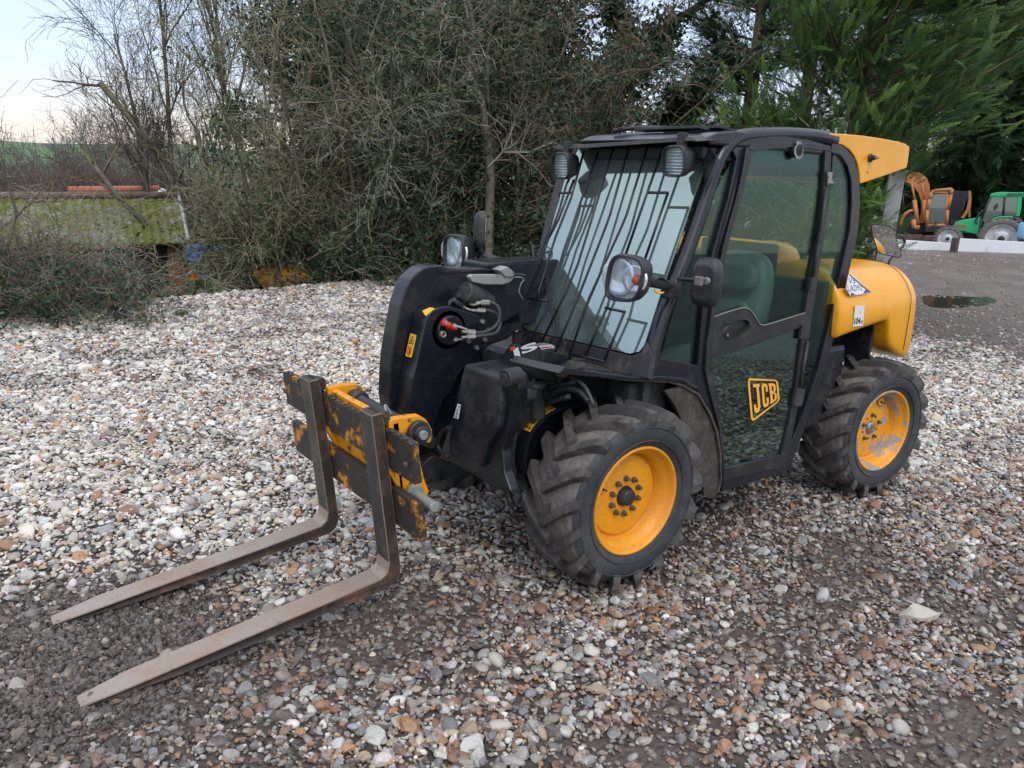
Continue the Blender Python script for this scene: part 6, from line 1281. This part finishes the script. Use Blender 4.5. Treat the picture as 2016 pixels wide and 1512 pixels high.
cabt = bd('cab_frame', DKG, tg, lambda b: [b.tube([T1.P(*a, k), T1.P(*c, k)], .045, 6) for k in (-.35, .9) for a, c in (((1540, 740), (1645, 495)), ((1800, 500), (1785, 700)), ((1520, 900), (1540, 740)), ((1620, 850), (1700, 720)), ((1700, 720), (1940, 712)))] and None)
bd('window', TG, cabt, lambda b: T1.pr(b, [(1520, 860), (1545, 735), (1645, 497), (1945, 497), (1925, 712), (1700, 722), (1620, 855)], -.34, .03))
bd('window', TG, cabt, lambda b: T1.pr(b, [(1520, 860), (1545, 735), (1645, 497), (1945, 497), (1925, 712), (1700, 722), (1620, 855)], .9, .03))
bd('rear_pillar', GRN, tg, lambda b: T1.pr(b, [(1945, 495), (1992, 495), (1985, 620), (1965, 715), (1925, 712)], -.4, .12, .02))
bd('seat_and_console', DKG, tg, lambda b: (T1.pr(b, [(1560, 900), (1600, 700), (1720, 690), (1720, 900)], .0, .5, .05), T1.pr(b, [(1790, 560), (1850, 550), (1860, 720), (1780, 720)], .1, .4, .08)))
bd('mudguard', DKG, tg, lambda b: (b.tube([T1.P(x, y, -.55) for x, y in ((1610, 880), (1640, 800), (1690, 750), (1760, 732), (1890, 732), (1950, 760), (2010, 830))], .06, 8, smooth=3), b.tube([T1.P(x, y, -.3) for x, y in ((1610, 870), (1640, 790), (1690, 742), (1760, 724), (1890, 724), (1950, 752), (2010, 830))], .10, 8, smooth=3)))
bd('mudguard_trim', GRN, tg, lambda b: b.tube([T1.P(x, y, -.6) for x, y in ((1650, 770), (1690, 738), (1760, 722), (1890, 720))], .04, 8, smooth=3))
bd('chassis', DKG, tg, lambda b: T1.pr(b, [(1300, 890), (1620, 890), (1640, 1010), (1260, 1000)], .0, .5, .05))
bd('exhaust', DKG, tg, lambda b: b.tube([T1.P(1490, 800, -.4), T1.P(1480, 760, -.4), T1.P(1510, 700, -.4), T1.P(1560, 640, -.4)], .04, 6, smooth=3))
bd('cab_mirror', DKG, tg, lambda b: T1.pr(b, [(1672, 610), (1710, 565), (1728, 575), (1722, 620), (1690, 648), (1675, 640)], -.7, .06, .01))
WR = mat('white_rim_paint', (.62, .64, .66), .5, spot=(.4, .38, .36), spotscale=4, fine=.1)
def twheel(cx, cy, ro, ri, k, w):
    c = T1.P(cx, cy, k); ax = T1.n; b = MB(); b.lathe(c, ax, [(ri, 0), (ri + .03, -.02), (ro - .08, -.05), (ro, .03), (ro, w - .03), (ro - .08, w), (ri, w - .02)], 40)
    for i in range(22):
        a = 2 * math.pi * i / 22; rx_ = ax.orthogonal().normalized(); ry_ = ax.cross(rx_); rd = rx_ * math.cos(a) + ry_ * math.sin(a); tn = ax.cross(rd); p = c + rd * (ro + .015) + ax * (w * .25)
        b.prism([p + tn * .04 - ax * w * .28 - rd * .05, p - tn * .02 - ax * w * .28 - rd * .05, p - tn * .08 + ax * w * .2 - rd * .03, p - tn * .02 + ax * w * .2 - rd * .03], [q + rd * .07 for q in (p + tn * .04 - ax * w * .28 - rd * .05, p - tn * .02 - ax * w * .28 - rd * .05, p - tn * .08 + ax * w * .2 - rd * .03, p - tn * .02 + ax * w * .2 - rd * .03)])
    ty = b.build('wheel', RUBT, tg); b = MB(); b.lathe(c, ax, [(ri + .015, -.03), (ri - .02, -.02), (ri - .05, .10), (ri * .6, .13), (ri * .5, .04), (ri * .3, .02), (0, .02)], 32); b.build('rim', WR, ty); b = MB(); b.lathe(c, ax, [(ri * .22, .0), (ri * .15, -.05), (0, -.05)], 14); b.build('hub', DKG, ty)
twheel(1760, 965, .84, .57, -.75, .5); twheel(1165, 965, .52, .36, -.75, .36)
b = MB(); p = T1.P(2062, 868, -1.2); b.lathe(p - Vector((0, 0, .35)), (0, 0, 1), [(0, 0), (.33, 0), (.36, .1), (.36, .55), (.30, .64), (0, .66)], 24); tag(b.build('plastic_drum', mat('light_blue_plastic', (.22, .45, .66), .5), None), 'light blue plastic drum at the right edge beside the tractor wheel', 'drum')
